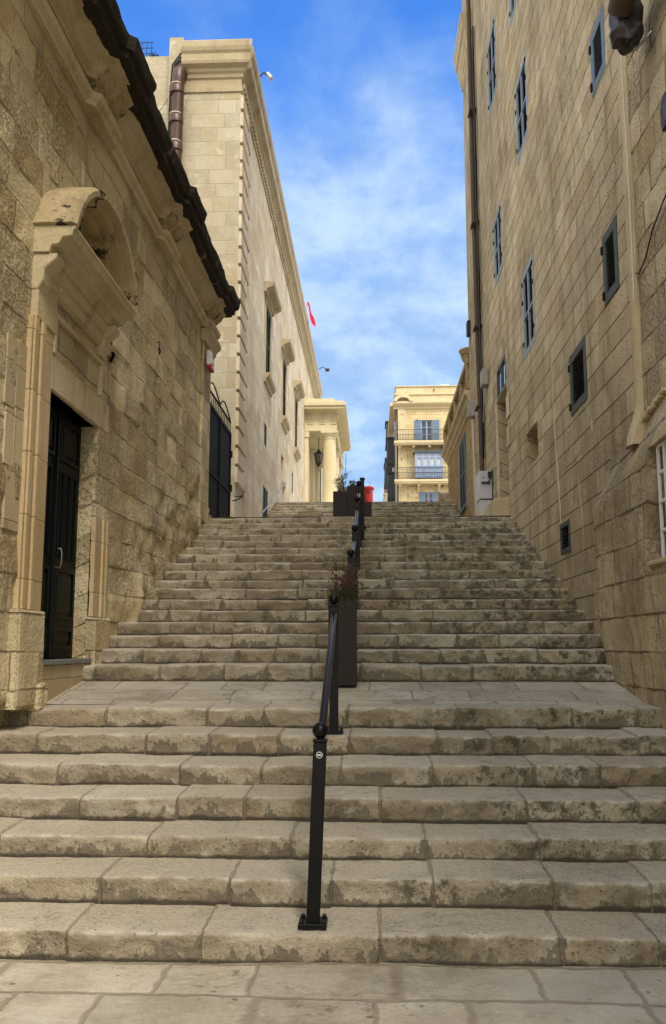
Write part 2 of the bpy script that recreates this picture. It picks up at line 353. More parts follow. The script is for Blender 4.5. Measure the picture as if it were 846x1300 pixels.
class MB:
    def __init__(s): s.v = []; s.f = []
    def add(s, vs, fs):
        b = len(s.v); s.v += [tuple(v) for v in vs]; s.f += [tuple(b+i for i in f) for f in fs]; return s
    def box(s, x0, x1, y0, y1, z0, z1):
        x0, x1 = sorted((x0, x1)); y0, y1 = sorted((y0, y1)); z0, z1 = sorted((z0, z1))
        return s.add([(x0, y0, z0), (x1, y0, z0), (x1, y1, z0), (x0, y1, z0), (x0, y0, z1), (x1, y0, z1), (x1, y1, z1), (x0, y1, z1)],
                     [(0, 3, 2, 1), (4, 5, 6, 7), (0, 1, 5, 4), (1, 2, 6, 5), (2, 3, 7, 6), (3, 0, 4, 7)])
    def tbox(s, x0, x1, y0, y1, z0, z1, t):      # box whose top is inset by t
        return s.add([(x0, y0, z0), (x1, y0, z0), (x1, y1, z0), (x0, y1, z0), (x0+t, y0+t, z1), (x1-t, y0+t, z1), (x1-t, y1-t, z1), (x0+t, y1-t, z1)],
                     [(0, 3, 2, 1), (4, 5, 6, 7), (0, 1, 5, 4), (1, 2, 6, 5), (2, 3, 7, 6), (3, 0, 4, 7)])
    def prism(s, pts, axis, a, b):
        """pts: polygon in the plane across axis ('y': (x,z), 'x': (y,z), 'z': (x,y))"""
        def P(q, t):
            return (q[0], t, q[1]) if axis == 'y' else ((t, q[0], q[1]) if axis == 'x' else (q[0], q[1], t))
        n = len(pts)
        return s.add([P(q, a) for q in pts]+[P(q, b) for q in pts],
                     [tuple(range(n))[::-1], tuple(range(n, 2*n))]+[(i, (i+1) % n, n+(i+1) % n, n+i) for i in range(n)])
    def tube(s, pts, r, n=8, cap=True):
        pts = [Vector(p) for p in pts]; rs = r if isinstance(r, (list, tuple)) else [r]*len(pts)
        rings = []; up = None
        for i, p in enumerate(pts):
            d = (pts[min(i+1, len(pts)-1)]-pts[max(i-1, 0)]).normalized()
            if up is None: up = Vector((0, 0, 1)) if abs(d.z) < .9 else Vector((1, 0, 0))
            a = d.cross(up).normalized(); bb = a.cross(d).normalized(); up = bb
            rings.append([p+rs[i]*(math.cos(2*math.pi*k/n)*a+math.sin(2*math.pi*k/n)*bb) for k in range(n)])
        vs = [v for rg in rings for v in rg]; fs = []
        for i in range(len(pts)-1):
            for k in range(n):
                fs.append((i*n+k, i*n+(k+1) % n, (i+1)*n+(k+1) % n, (i+1)*n+k))
        if cap: fs += [tuple(range(n)), tuple((len(pts)-1)*n+k for k in range(n))[::-1]]
        return s.add(vs, fs)
    def lathe(s, prof, c, n=16, axis='z'):
        vs = []; fs = []
        for r, z in prof:
            for k in range(n):
                a = 2*math.pi*k/n; x, y = r*math.cos(a), r*math.sin(a)
                vs.append((c[0]+x, c[1]+y, c[2]+z) if axis == 'z' else ((c[0]+z, c[1]+x, c[2]+y) if axis == 'x' else (c[0]+x, c[1]+z, c[2]+y)))
        m = len(prof)
        for i in range(m-1):
            for k in range(n): fs.append((i*n+k, i*n+(k+1) % n, (i+1)*n+(k+1) % n, (i+1)*n+k))
        fs += [tuple(range(n))[::-1], tuple((m-1)*n+k for k in range(n))]
        return s.add(vs, fs)
    def sphere(s, c, r, n=16, sz=1.0):
        k = n//2
        return s.lathe([(max(1e-4, r*math.sin(math.pi*i/k)), -sz*r*math.cos(math.pi*i/k)) for i in range(k+1)], c, n)
    def build(s, name, mat, parent=None, loc=None, label=None, cat=None, group=None, kind=None, bevel=0, smooth=False, jit=0, seg=1):
        me = bpy.data.meshes.new(name); me.from_pydata(s.v, [], s.f)
        bm = bmesh.new(); bm.from_mesh(me)
        bmesh.ops.recalc_face_normals(bm, faces=bm.faces)
        if bevel:
            es = [e for e in bm.edges if len(e.link_faces) == 2 and e.calc_face_angle(0) > .5]
            bmesh.ops.bevel(bm, geom=es, offset=bevel, segments=seg, affect='EDGES', profile=.6, clamp_overlap=True)
        if smooth:
            for f in bm.faces: f.smooth = True
            for e in bm.edges:
                if len(e.link_faces) == 2 and e.calc_face_angle(0) > .7: e.smooth = False
        if jit:
            for v in bm.verts:
                v.co += Vector([random.uniform(-jit, jit) for _ in range(3)])
        bm.to_mesh(me); bm.free(); me.update(); box_uv(me)
        return link(name, me, mat, parent, loc, label, cat, group, kind)

def raw_grid_mesh(name, V, F, UV=None, attrs=None):
    me = bpy.data.meshes.new(name)
    V = np.asarray(V, np.float32); F = np.asarray(F, np.int32)
    me.vertices.add(len(V)); me.vertices.foreach_set('co', V.ravel())
    me.loops.add(F.size); me.loops.foreach_set('vertex_index', F.ravel())
    me.polygons.add(len(F)); me.polygons.foreach_set('loop_start', np.arange(0, F.size, 4, dtype=np.int32))
    me.polygons.foreach_set('loop_total', np.full(len(F), 4, np.int32))
    me.update(calc_edges=True)
    if UV is not None:
        l = me.uv_layers.new(name='UVMap'); l.data.foreach_set('uv', np.asarray(UV, np.float32)[F.ravel()].ravel())
    for k, a in (attrs or {}).items():
        at = me.attributes.new(k, 'FLOAT', 'POINT'); at.data.foreach_set('value', np.asarray(a, np.float32))
    me.polygons.foreach_set('use_smooth', [True]*len(me.polygons)); me.update()
    return me

def wall(name, P, u0, u1, v0, v1, res, holes, hfun, mat, parent, flip=False, uoff=0):
    def lines(a, b, hs):
        n = max(2, int(round((b-a)/res))+1); L = list(np.linspace(a, b, n))
        for h in hs:
            if a+1e-4 < h < b-1e-4:
                k = int(np.argmin([abs(q-h) for q in L])); L[k] = h if 0 < k < len(L)-1 else L[k]
        return np.array(sorted(L))
    us = lines(u0, u1, [q for h in holes for q in h[:2]]); vs = lines(v0, v1, [q for h in holes for q in h[2:4]])
    nu, nv = len(us), len(vs)
    U, V_ = np.meshgrid(us, vs, indexing='ij'); H = hfun(U, V_)*np.ones_like(U)
    pts = np.stack(P(U.ravel(), V_.ravel(), H.ravel()), 1)
    UV = np.stack([U.ravel()+uoff, V_.ravel()], 1)
    idx = np.arange(nu*nv).reshape(nu, nv)
    keep = np.ones((nu-1, nv-1), bool)
    uc = (us[:-1]+us[1:])/2; vc = (vs[:-1]+vs[1:])/2
    pts = [tuple(p) for p in pts]; UV = [tuple(p) for p in UV]; extra = []
    for h in holes:
        mu = (uc > h[0]) & (uc < h[1]); mv = (vc > h[2]) & (vc < h[3]); keep[np.ix_(mu, mv)] = False
        i0, i1 = np.where(mu)[0][[0, -1]]; j0, j1 = np.where(mv)[0][[0, -1]]; i1 += 1; j1 += 1
        ring = [(i, j0) for i in range(i0, i1+1)]+[(i1, j) for j in range(j0+1, j1+1)]+[(i, j1) for i in range(i1-1, i0-1, -1)]+[(i0, j) for j in range(j1-1, j0, -1)]
        b = len(pts)
        front = []
        for (i, j) in ring:          # separate ring verts so the edge stays crisp
            front.append(len(pts)); pts.append(pts[idx[i, j]]); UV.append(UV[idx[i, j]])
        back = []
        for (i, j) in ring:
            q = P(np.array([us[i]]), np.array([vs[j]]), np.array([-h[4]])); back.append(len(pts))
            pts.append((float(q[0][0]), float(q[1][0]), float(q[2][0]))); UV.append((us[i]+uoff+h[4]*(1 if i in (i0, i1) else 0), vs[j]+h[4]*.5))
        m = len(ring)
        for k in range(m): extra.append((front[k], front[(k+1) % m], back[(k+1) % m], back[k]))
    I, J = np.where(keep)
    F = np.stack([idx[I, J], idx[I+1, J], idx[I+1, J+1], idx[I, J+1]], 1)
    if extra: F = np.concatenate([F, np.array(extra)[:, ::-1]])
    if flip: F = F[:, ::-1]
    me = raw_grid_mesh(name, pts, F, UV)
    return link(name, me, mat, parent)

def sweep(prof, ys, P, disp, name, mat, parent, caps=True, closed=True, label=None):
    """sweep a closed profile [(a,z)] along ys with displacement; P(a, y, z)->xyz"""
    n = len(prof); V = []; UV = []
    L = [0]
    for i in range(1, n): L.append(L[-1]+math.dist(prof[i], prof[i-1]))
    for y in ys:
        for i, (a, z) in enumerate(prof):
            d = disp(i, y, a, z) if disp else (0, 0)
            V.append(P(a+d[0], y, z+d[1])); UV.append((y, L[i]))
    F = []
    for k in range(len(ys)-1):
        for i in range(n if closed else n-1):
            F.append((k*n+i, k*n+(i+1) % n, (k+1)*n+(i+1) % n, (k+1)*n+i))
    me = bpy.data.meshes.new(name)
    if caps: F = F+[tuple(range(n)), tuple((len(ys)-1)*n+i for i in range(n))[::-1]]
    me.from_pydata(V, [], F)
    l = me.uv_layers.new(name='UVMap')
    for p in me.polygons:
        for li in p.loop_indices: l.data[li].uv = UV[me.loops[li].vertex_index]
    bm = bmesh.new(); bm.from_mesh(me); bmesh.ops.recalc_face_normals(bm, faces=bm.faces); bm.to_mesh(me); bm.free()
    return link(name, me, mat, parent, label=label)

def refine(prof, d):
    out = []
    for i in range(len(prof)):
        a, b = prof[i], prof[(i+1) % len(prof)]
        n = max(1, int(math.dist(a, b)/d))
        for k in range(n): out.append((a[0]+(b[0]-a[0])*k/n, a[1]+(b[1]-a[1])*k/n))
    return out

# ------------------------------------------------------------------ levels of the stepped street
LW, RW = -2.85, 2.40                                   # wall planes of the street
LOW = [(4.74, .14), (5.18, .29), (5.60, .43), (6.02, .575), (6.48, .73), (6.96, .885), (7.45, 1.05)]
UP = [(8.82+.411*i, 1.215+.1485*(i+1)) for i in range(17)]         # top 3.74 at y 15.4
F2Z = 3.80
F2 = [(20.9+.43*i, F2Z+.146*(i+1)) for i in range(13)]             # top 5.70 at y 26.06
def street_z(y):
    if y > 26: return float(np.interp(y, [26, 37.4, 41, 48, 60, 200], [5.70, 7.18, 7.55, 8.0, 8.2, 8.2]))
    z = 0
    for (Y, Z) in LOW+UP+F2:
        if y >= Y: z = Z
    if 7.45 <= y < 8.82: z = 1.05+(y-7.45)/1.37*.165
    return z
def stair_line(y):          # smooth line through the noses, for the wall foot
    return np.interp(y, [-20, 4.7, 7.45, 8.8, 15.4, 20.9, 26.1, 37.4, 48, 200], [0, .05, 1.05, 1.25, 3.74, 3.80, 5.7, 7.18, 8.0, 8.2])

def steps(name, lst, zstart, last_tread, x0, x1, seed, res=.025, wl=(.55, 1.15), slope=.012):
    rs = np.random.RandomState(seed); allV = []; allF = []; allUV = []; A = {k: [] for k in ('blk', 'jd', 'rh', 'tread', 'nose')}
    base = 0; zp = zstart
    for si, (Y, Z) in enumerate(lst):
        ynext = lst[si+1][0] if si+1 < len(lst) else Y+last_tread
        rise = Z-zp
        xs = [x0]; 
        while xs[-1] < x1: xs.append(xs[-1]+rs.uniform(*wl))
        js = np.array(xs[1:-1]) if len(xs) > 2 else np.array([(x0+x1)/2])
        cols = np.unique(np.round(np.concatenate([np.arange(x0, x1+res, res), js, js-.008, js+.008]), 4))
        cols = cols[(cols >= x0) & (cols <= x1+1e-6)]
        bi = np.searchsorted(js, cols); br = rs.rand(len(js)+2); bo = rs.rand(len(js)+2)-.5; bz = rs.rand(len(js)+2)-.5
        jd = np.min(np.abs(cols[:, None]-js[None, :]), 1)
        # profile: (dy, dz, riser weight, tread flag, nose flag, height above foot)
        td = ynext-Y+.03
        prof = [(0, -rise-.04, 1, 0, 0, -.04), (0, -rise, 1, 0, 0, 0)]+[(0, -rise*(1-f), 1, 0, 0, rise*f) for f in (.18, .36, .55, .74)]
        prof += [(0, -.016, 1, 0, .3, rise-.016), (.002, -.006, .95, 0, 1, rise-.006), (.007, -.001, .8, .5, 1, rise), (.020, 0, .4, 1, .8, rise)]
        prof += [(td*f, slope*f, 0, 1, .15 if f < .15 else 0, rise) for f in (.12, .22, .38, .55, .75, .9, 1.0)]
        sag = .014*fbm(cols, cols*0+si*3.3, .6, 3, seed)+.006*fbm(cols, cols*0+si, 5, 3, seed)
        chip = np.clip(vnoise(cols, cols*0+si*7.7, 7, seed+5)-.60, 0, 1)*.12+np.clip(vnoise(cols, cols*0+si*5.1, 19, seed+8)-.7, 0, 1)*.05+np.exp(-(jd/.012)**2)*.008
        for (dy, dz, wr, t, nz, rh) in prof:
            y = Y+dy-wr*(.034*bo[bi]+.016*fbm(cols, cols*0+Z*3+dz*4, 5, 4, seed+1)+.008*fbm(cols, cols*0+rh*9+Z, 17, 2, seed+2))
            z = Z+dz+(sag+.016*bz[bi])*(1 if rh > .03 else .3)+t*.004*fbm(cols, cols*0+y, 4, 3, seed+3)
            y = y+nz*chip*.8; z = z-nz*chip*.5
            z = z+(0 if t or rh > .02 else 0)
            allV.append(np.stack([cols, y, z], 1)); allUV.append(np.stack([cols, np.full_like(cols, Z+dy+dz)], 1))
            A['blk'].append(br[bi]); A['jd'].append(jd if t < 1 or dy < td*.8 else jd); A['rh'].append(np.full_like(cols, rh))
            A['tread'].append(np.full_like(cols, t)); A['nose'].append(np.full_like(cols, nz))
        nc = len(cols); npf = len(prof); ii = base+np.arange(npf*nc).reshape(npf, nc)
        a = ii[:-1, :-1].ravel(); b = ii[:-1, 1:].ravel(); c = ii[1:, 1:].ravel(); d = ii[1:, :-1].ravel()
        allF.append(np.stack([a, b, c, d], 1)); base += npf*nc; zp = Z+slope
    me = raw_grid_mesh(name, np.concatenate(allV), np.concatenate(allF), np.concatenate(allUV), {k: np.concatenate(v) for k, v in A.items()})
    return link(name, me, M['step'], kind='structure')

def sheet(name, x0, x1, y0, y1, zf, mat, res=.05, amp=.006, sd=1, kind='structure'):
    xs = np.linspace(x0, x1, max(2, int((x1-x0)/res)+1)); ys = np.linspace(y0, y1, max(2, int((y1-y0)/res)+1))
    X, Y = np.meshgrid(xs, ys, indexing='ij')
    Z = zf(X, Y)+amp*fbm(X, Y, 1.3, 4, sd)
    idx = np.arange(X.size).reshape(X.shape)
    F = np.stack([idx[:-1, :-1].ravel(), idx[1:, :-1].ravel(), idx[1:, 1:].ravel(), idx[:-1, 1:].ravel()], 1)
    me = raw_grid_mesh(name, np.stack([X.ravel(), Y.ravel(), Z.ravel()], 1), F, np.stack([X.ravel(), Y.ravel()], 1))
    return link(name, me, mat, kind=kind)

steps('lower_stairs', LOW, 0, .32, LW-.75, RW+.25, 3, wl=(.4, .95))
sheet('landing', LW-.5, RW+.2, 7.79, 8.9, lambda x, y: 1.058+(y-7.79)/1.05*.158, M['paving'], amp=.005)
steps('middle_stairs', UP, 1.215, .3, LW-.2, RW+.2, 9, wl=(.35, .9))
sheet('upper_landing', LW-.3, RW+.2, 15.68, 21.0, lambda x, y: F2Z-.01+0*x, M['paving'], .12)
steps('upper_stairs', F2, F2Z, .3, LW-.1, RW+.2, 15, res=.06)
sheet('lower_street', LW-.75, RW+.3, -3.0, 4.78, lambda x, y: 0*x, M['paving_low'], amp=.014)
ys_s = [26.3, 30, 34, 37.4, 41, 44, 48, 60, 90, 140, 200]
def upper_street():
    V = []; UV = []; F = []
    for y in ys_s:
        w = 1 if y < 47 else 14
        for x in (LW-.3 if y < 47 else -60, 0, RW+.3 if y < 30 else 40): V.append((x, y, street_z(y))); UV.append((x, y))
    for k in range(len(ys_s)-1):
        for i in range(2): F.append((k*3+i, k*3+i+1, (k+1)*3+i+1, (k+1)*3+i))
    link('upper_street', raw_grid_mesh('upper_street', V, F, UV), M['street'], kind='structure')
upper_street()
g = MB(); g.add([(-900, -900, -.06), (900, -900, -.06), (900, 900, -.06), (-900, 900, -.06)], [(0, 1, 2, 3)])
g.build('ground', M['earth'], kind='structure')

# ------------------------------------------------------------------ mouldings
def mirror(prof, x0, sgn): return [(x0+sgn*a, z) for a, z in prof]

# ================================================================== LEFT BUILDING
LB = thing('stone_building', 'low rough limestone building on the left with black crusted cornice and arched door pediment', 'building', (LW-3, 6, 0))
def left_h(U, V):
    sl = stair_line(U); above = V-sl
    foot = sstep(1.7, .1, above)*sstep(9.4, 10.6, U)
    amp = .014+.085*foot+.022*vnoise(U, V, .8, 4)
    h = amp*fbm(U, V, 2.2, 5, 2)+.006*fbm(U, V, 9, 3, 5)
    # eroded courses: each course steps a little
    row = np.floor(V/.30); h = h+.030*(vnoise(row*3.7, np.floor(U/.72+row*.37)*2.9, 1, 6)-.5)
    h = h-.13*sstep(1.12, 1.06, V)*sstep(7.50, 7.44, U)-.08*sstep(14.3, 14.9, U)*foot
    h = h+foot*.11*np.clip(fbm(U, V, 1.8, 4, 9)+.3, 0, 1)+foot*.05*np.round(3*vnoise(U, V, 3.2, 14))/3
    return h
LP = lambda u, v, h: (LW+h, u, v)
wall('wall', LP, -1, 15.32, -.1, 7.3, .035, [(7.60, 9.02, 1.43, 3.79, .17)], left_h, M['left_wall'], LB)
m = MB(); m.box(-12, LW-.62, -1, 15.3, -.1, 7.5)
m.box(LW-.36, LW-.02, 15.30, 15.315, -.1, 7.4)
m.build('core', M['left_wall'], LB)
m = MB(); m.box(-12, LW+.02, -1, 15.28, 7.5, 7.62); m.build('roof', M['roof'], LB)
ysl = list(np.linspace(-1, 4, 20))+list(np.linspace(4.2, 15.42, 180))
def dsp(amp, s=2.0, sd=3):
    def f(i, y, a, z):
        if a < .03: return (0, 0)
        return (amp*float(fbm(y, a*3+z*3, s, 4, sd)), amp*float(fbm(y, a*3+z*3+9, s, 4, sd+4)))
    return f
def brk(y):   # the entablature breaks forward over the pilasters
    for c in (8.6, 11.6, 14.9):
        if abs(y-c) < .42: return .075
    return 0.0
def cornice_disp(amp, s, sd):
    g_ = dsp(amp, s, sd)
    def f(i, y, a, z):
        d = g_(i, y, a, z); return (d[0]+(brk(y) if a > .03 else 0), d[1])
    return f
PX = lambda a, y, z: (LW+a, y, z)
# frieze + bed mould (stone), string course, black corona
sweep(refine([(-.05, 6.86), (.05, 6.86), (.06, 6.90), (.10, 6.93), (.115, 6.985), (.05, 7.01), (-.05, 7.01)], .05), ysl, PX, cornice_disp(.006, 3, 1), 'string_course', M['left_trim'], LB)
sweep(refine([(-.05, 7.16), (.04, 7.16), (.05, 7.20), (.10, 7.23), (.115, 7.27), (.16, 7.30), (.17, 7.335), (.27, 7.36), (-.05, 7.36)], .05), ysl, PX, cornice_disp(.008, 3, 2), 'bed_moulding', M['left_trim'], LB)
sweep(refine([(-.05, 7.362), (.36, 7.362), (.37, 7.44), (.42, 7.45), (.44, 7.49), (.455, 7.54), (.46, 7.585), (.40, 7.60), (-.05, 7.66)], .06), ysl, PX, cornice_disp(.028, 3.0, 7), 'cornice', M['crust'], LB)
for c in (8.6, 11.6, 14.9):     # carved scroll brackets under the breaks
    m = MB()
    for k in range(2):
        y0 = c-.34+k*.42
        pr_ = [(0, 7.02), (.06, 7.02), (.10, 7.05), (.12, 7.10), (.11, 7.14), (.16, 7.17), (.22, 7.22), (.24, 7.28), (.23, 7.35), (0, 7.35)]
        m.prism([(LW+a, z) for a, z in pr_], 'y', y0, y0+.26)
    m.build('bracket', M['crust2'], LB, bevel=.012, seg=2)
m = MB(); m.box(LW-.02, LW+.035, 14.55, 15.30, 3.6, 6.86); m.build('pilaster', M['left_wall'], LB, bevel=.02, jit=.004)
m = MB(); m.prism([(LW-.02, 6.62), (LW+.09, 6.62), (LW+.10, 6.70), (LW+.17, 6.76), (LW+.18, 6.84), (LW-.02, 6.84)], 'y', 14.48, 15.46); m.build('pilaster_capital', M['left_trim'], LB, bevel=.01, jit=.003)

# door
dz0, dz1, dy0, dy1, dx = 1.43, 3.79, 7.60, 9.02, LW-.15
d = MB(); d.box(dx-.06, dx, dy0-.02, dy1+.02, dz0-.02, dz1+.02); D = d.build('door', M['door'], LB, label='dark green panelled wooden door')
p = MB()
for (a, b) in ((7.64, 8.27), (8.35, 8.98)):
    for (z0, z1, kind) in ((1.52, 1.72, 0), (1.80, 2.28, 1), (2.38, 3.22, 2), (3.32, 3.72, 1)):
        if kind == 2:
            for k in range(3):
                q0 = a+.05+k*(b-a-.1)/3; q1 = q0+(b-a-.1)/3-.03
                p.tbox(dx, dx+.001, q0, q1, z0, z1, 0); p.box(dx, dx+.022, q0, q0+.02, z0, z1); p.box(dx, dx+.022, q1-.02, q1, z0, z1); p.box(dx, dx+.022, q0+.021, q1-.021, z1-.02, z1)
        else:
            p.box(dx, dx+.02, a+.04, b-.04, z0, z0+.03); p.box(dx, dx+.02, a+.04, b-.04, z1-.03, z1)
            p.box(dx, dx+.02, a+.04, a+.07, z0+.031, z1-.031); p.box(dx, dx+.02, b-.07, b-.04, z0+.031, z1-.031)
            p.box(dx, dx+.012, a+.12, b-.12, z0+.07, z1-.07)
p.box(dx, dx+.03, 8.29, 8.33, dz0, dz1)
p.build('moulding', M['door'], D, bevel=.003)
h = MB(); h.tube([(dx+.002, 8.42, 2.28), (dx+.05, 8.42, 2.28), (dx+.06, 8.42, 2.33), (dx+.06, 8.42, 2.42), (dx+.05, 8.42, 2.46), (dx+.002, 8.42, 2.46)], .009, 8)
h.build('handle', M['brass'], D, smooth=True)
h = MB(); h.box(dx, dx+.006, 8.40, 8.45, 2.10, 2.20); h.build('lock_plate', M['brass'], D, bevel=.002)
s = MB(); s.box(LW-.17, LW+.05, 7.56, 9.06, 1.385, 1.43); s.build('door_sill', flat('grey_slate_sill', (.2, .2, .19), .6, dirt=.3), LB, bevel=.006)
s = MB(); s.box(LW-.1, LW+.03, 7.6, 9.04, 1.0, 1.383); s.build('sill_riser', M['patch_stone'], LB, bevel=.006)
# jamb strips of new golden stone, upper parts of old stone
for (y0, y1) in ((7.10, 7.60), (9.02, 9.46)):
    zt = 4.28 if y0 < 8 else 2.85
    ma = M['new_stone']
    j = MB()
    near = y0 < 8
    a0, a1 = (y0, y1) if near else (y0, y1)
    j.box(LW-.02, LW+.038, a0, a1, 1.84, zt)
    for (q0, q1, w) in (((a0+.02, a0+.10, .062), (a0+.17, a0+.25, .068)) if near else ((a1-.10, a1-.02, .062), (a1-.25, a1-.17, .068))):
        j.box(LW+.04, LW+w, q0, q1, 1.84, zt)
    j.build('jamb', ma, LB, bevel=.006)
    b = MB(); b.box(LW-.05, LW+(.085 if near else .08), a0-(.08 if near else 0), a1+(0 if near else .06), 1.06 if near else 1.0, 1.838); b.build('plinth', M['left_wall'], LB, bevel=.025, seg=2, jit=.008)
    if near:
        b = MB(); b.box(LW-.3, LW+.13, 7.44, a1-.01, 1.0, 1.25); b.build('worn_foot', M['left_wall'], LB, bevel=.05, seg=3, jit=.014)
j = MB(); j.box(LW-.02, LW+.03, 9.02, 9.40, 2.853, 4.62); j.build('upper_jamb', M['left_wall'], LB, bevel=.01, jit=.003)
j = MB(); j.box(LW-.02, LW+.055, 7.15, 7.62, 4.283, 5.05); j.build('upper_jamb', M['left_trim'], LB, bevel=.01)
j = MB(); j.box(LW-.165, LW+.035, 7.602, 9.35, 3.79, 4.10); j.build('lintel', M['left_trim'], LB, bevel=.01, label='smooth long stone lintel over the green door')
# tablet frame between lintel and pediment
t = MB()
t.prism([(LW-.01, 4.62), (LW+.05, 4.62), (LW+.055, 4.65), (LW+.09, 4.68), (LW+.09, 4.72), (LW-.01, 4.72)], 'y', 7.61, 9.50)
t.box(LW-.01, LW+.05, 7.61, 9.05, 4.45, 4.50); t.box(LW-.01, LW+.05, 7.61, 7.66, 4.12, 4.449); t.box(LW-.01, LW+.05, 9.0, 9.05, 4.12, 4.449)
t.build('tablet_moulding', M['left_trim'], LB, bevel=.006)
# repair slabs left of the door
for (y0, y1, z0, z1) in ((6.70, 6.90, 3.42, 3.98), (6.905, 7.095, 3.45, 4.0), (6.74, 6.91, 2.95, 3.40), (6.915, 7.095, 2.93, 3.43), (6.80, 7.095, 2.45, 2.91)):
    r_ = MB(); r_.box(LW-.01, LW+.010, y0, y1, z0, z1); r_.build('repair_slab', M['patch_stone'], LB, bevel=.003)
# segmental pediment
Pd_y0, Pd_y1, Pz = 7.12, 9.18, 5.00
ped = MB(); ped.prism([(LW-.02, Pz-.16), (LW+.14, Pz-.16), (LW+.16, Pz-.10), (LW+.22, Pz-.09), (LW+.25, Pz-.03), (LW+.33, Pz-.02), (LW+.34, Pz+.03), (LW+.36, Pz+.045), (LW+.36, Pz+.07), (LW-.02, Pz+.075)], 'y', Pd_y0, Pd_y1-.04)
PED = ped.build('pediment', M['left_trim'], LB, bevel=.006)
e_ = MB(); e_.prism([(LW-.02, Pz-.36), (LW+.07, Pz-.36), (LW+.08, Pz-.26), (LW+.12, Pz-.24), (LW+.13, Pz-.162), (LW-.02, Pz-.162)], 'y', Pd_y0+.12, Pd_y1-.18); e_.build('bed_moulding', M['left_trim'], PED, bevel=.006)
for yb in (Pd_y0+.02, Pd_y1-.30):   # consoles
    c_ = MB(); c_.prism([(LW-.01, Pz-.48), (LW+.05, Pz-.48), (LW+.09, Pz-.40), (LW+.10, Pz-.30), (LW+.19, Pz-.22), (LW+.21, Pz-.165), (LW-.01, Pz-.165)], 'y', yb, yb+.2)
    c_.build('console', M['left_trim'], PED, bevel=.01)
# arch: profile swept along a circular arc in the wall plane
cyy = (Pd_y0+Pd_y1)/2; half = (Pd_y1-Pd_y0)/2; rise = .70
Rr_ = (half*half+rise*rise)/(2*rise); zc = Pz+.08+rise-Rr_; th = math.asin(half/Rr_)
def arch(prof, name, mat, amp, n=60):
    V = []; F = []; k = len(prof)
    for i in range(n+1):
        a = -th+2*th*i/n
        for (r, x) in prof:
            rr = Rr_+r+amp*float(fbm(a*5, x*9+r*9, 2.2, 4, 3)); xx = x+(amp*float(fbm(a*5+7, x*9+r*9, 2.2, 4, 3)) if x > .03 else 0)
            V.append((LW+xx, cyy+rr*math.sin(a), zc+rr*math.cos(a)))
    for i in range(n):
        for q in range(k): F.append((i*k+q, i*k+(q+1) % k, (i+1)*k+(q+1) % k, (i+1)*k+q))
    F += [tuple(range(k)), tuple(n*k+q for q in range(k))[::-1]]
    b = MB(); b.add(V, F); return b.build(name, mat, PED)
arch(refine([(-.27, -.02), (-.27, .06), (-.20, .07), (-.20, .17), (-.13, .18), (-.13, .28), (-.06, .30), (-.05, .37), (.0, .375), (.03, .34), (.03, -.02)], .05), 'arch', M['arch'], .008)
ty = MB()
pts = [(cyy+(Rr_-.25)*math.sin(-th*.9+2*th*.9*i/24), max(Pz+.07, zc+(Rr_-.25)*math.cos(-th*.9+2*th*.9*i/24))) for i in range(25)]
ty.prism([(pts[0][0], Pz+.06)]+pts+[(pts[-1][0], Pz+.06)], 'x', LW-.01, LW+.05); ty.build('tympanum', M['left_trim'], PED)
# small iron hook on the wall
ir = MB(); ir.tube([(LW+.0, 11.4, 5.52), (LW+.06, 11.4, 5.52), (LW+.06, 11.4, 5.44)]+[(LW+.06, 11.4+.04*math.sin(a*.7), 5.40+.04*math.cos(a*.7)) for a in range(1, 9)], .007, 6)
ir.build('iron_ring', M['black_metal'], loc=(LW, 11.4, 5.44), label='small rusty iron ring fixed to rough left wall beyond the door', cat='wall ring', smooth=True)
ir = MB(); ir.box(LW+.01, LW+.06, 9.22, 9.30, 4.66, 4.80); ir.tube([(LW+.05, 9.26, 4.70), (LW+.09, 9.26, 4.64), (LW+.05, 9.26, 4.56)], .02, 6)
ir.build('iron_hook', M['black_metal'], loc=(LW, 9.26, 4.6), label='dark iron stub under the right end of the arched pediment', cat='hook', bevel=.006)
# alarm box
al = thing('alarm_box', 'white and red alarm sounder box on the end pilaster of left building', 'alarm', (LW+.07, 14.72, 6.2))
a_ = MB(); a_.prism([(LW+.07, 6.24), (LW+.13, 6.22), (LW+.17, 6.28), (LW+.17, 6.44), (LW+.13, 6.50), (LW+.07, 6.50)], 'y', 14.62, 14.86); a_.build('case', M['white_plastic'], al, bevel=.01)
a_ = MB(); a_.box(LW+.08, LW+.165, 14.60, 14.88, 6.17, 6.24); a_.build('strobe', M['red'], al, bevel=.01)
a_ = MB()
for k in range(3): a_.box(LW+.170, LW+.174, 14.66, 14.82, 6.36+.035*k, 6.375+.035*k)
a_.build('grille', M['lamp_black'], al)

# ================================================================== GATE
G = thing('metal_gate', 'tall black double leaf metal gate closing the gap between two left buildings', 'gate', (LW, 16.6, 3.74))
gy0, gy1, gz0, gz1 = 15.36, 17.95, 3.82, 5.84
gx = LW-.03
for k, (a, b) in enumerate(((gy0+.03, 16.63), (16.65, gy1-.03))):
    l = MB(); l.box(gx-.02, gx, a, b, gz0, gz1)
    for q in (a, b-.06): l.box(gx, gx+.025, q, q+.06, gz0, gz1)
    for z in (gz0, (gz0+gz1)/2-.25, gz1-.07): l.box(gx, gx+.022, a+.061, b-.061, z, z+.07)
    L_ = l.build('gate_leaf', M['black_metal'], G, bevel=.004)
    for z in (4.05, 4.7, 5.4):
        yy = a-.01 if k == 0 else b+.01
        hn = MB(); hn.tube([(gx+.03, yy, z-.07), (gx+.03, yy, z+.07)], .022, 8)
        hn.build('hinge', M['black_metal'], L_, smooth=True)
gr = MB()
n_ = 14
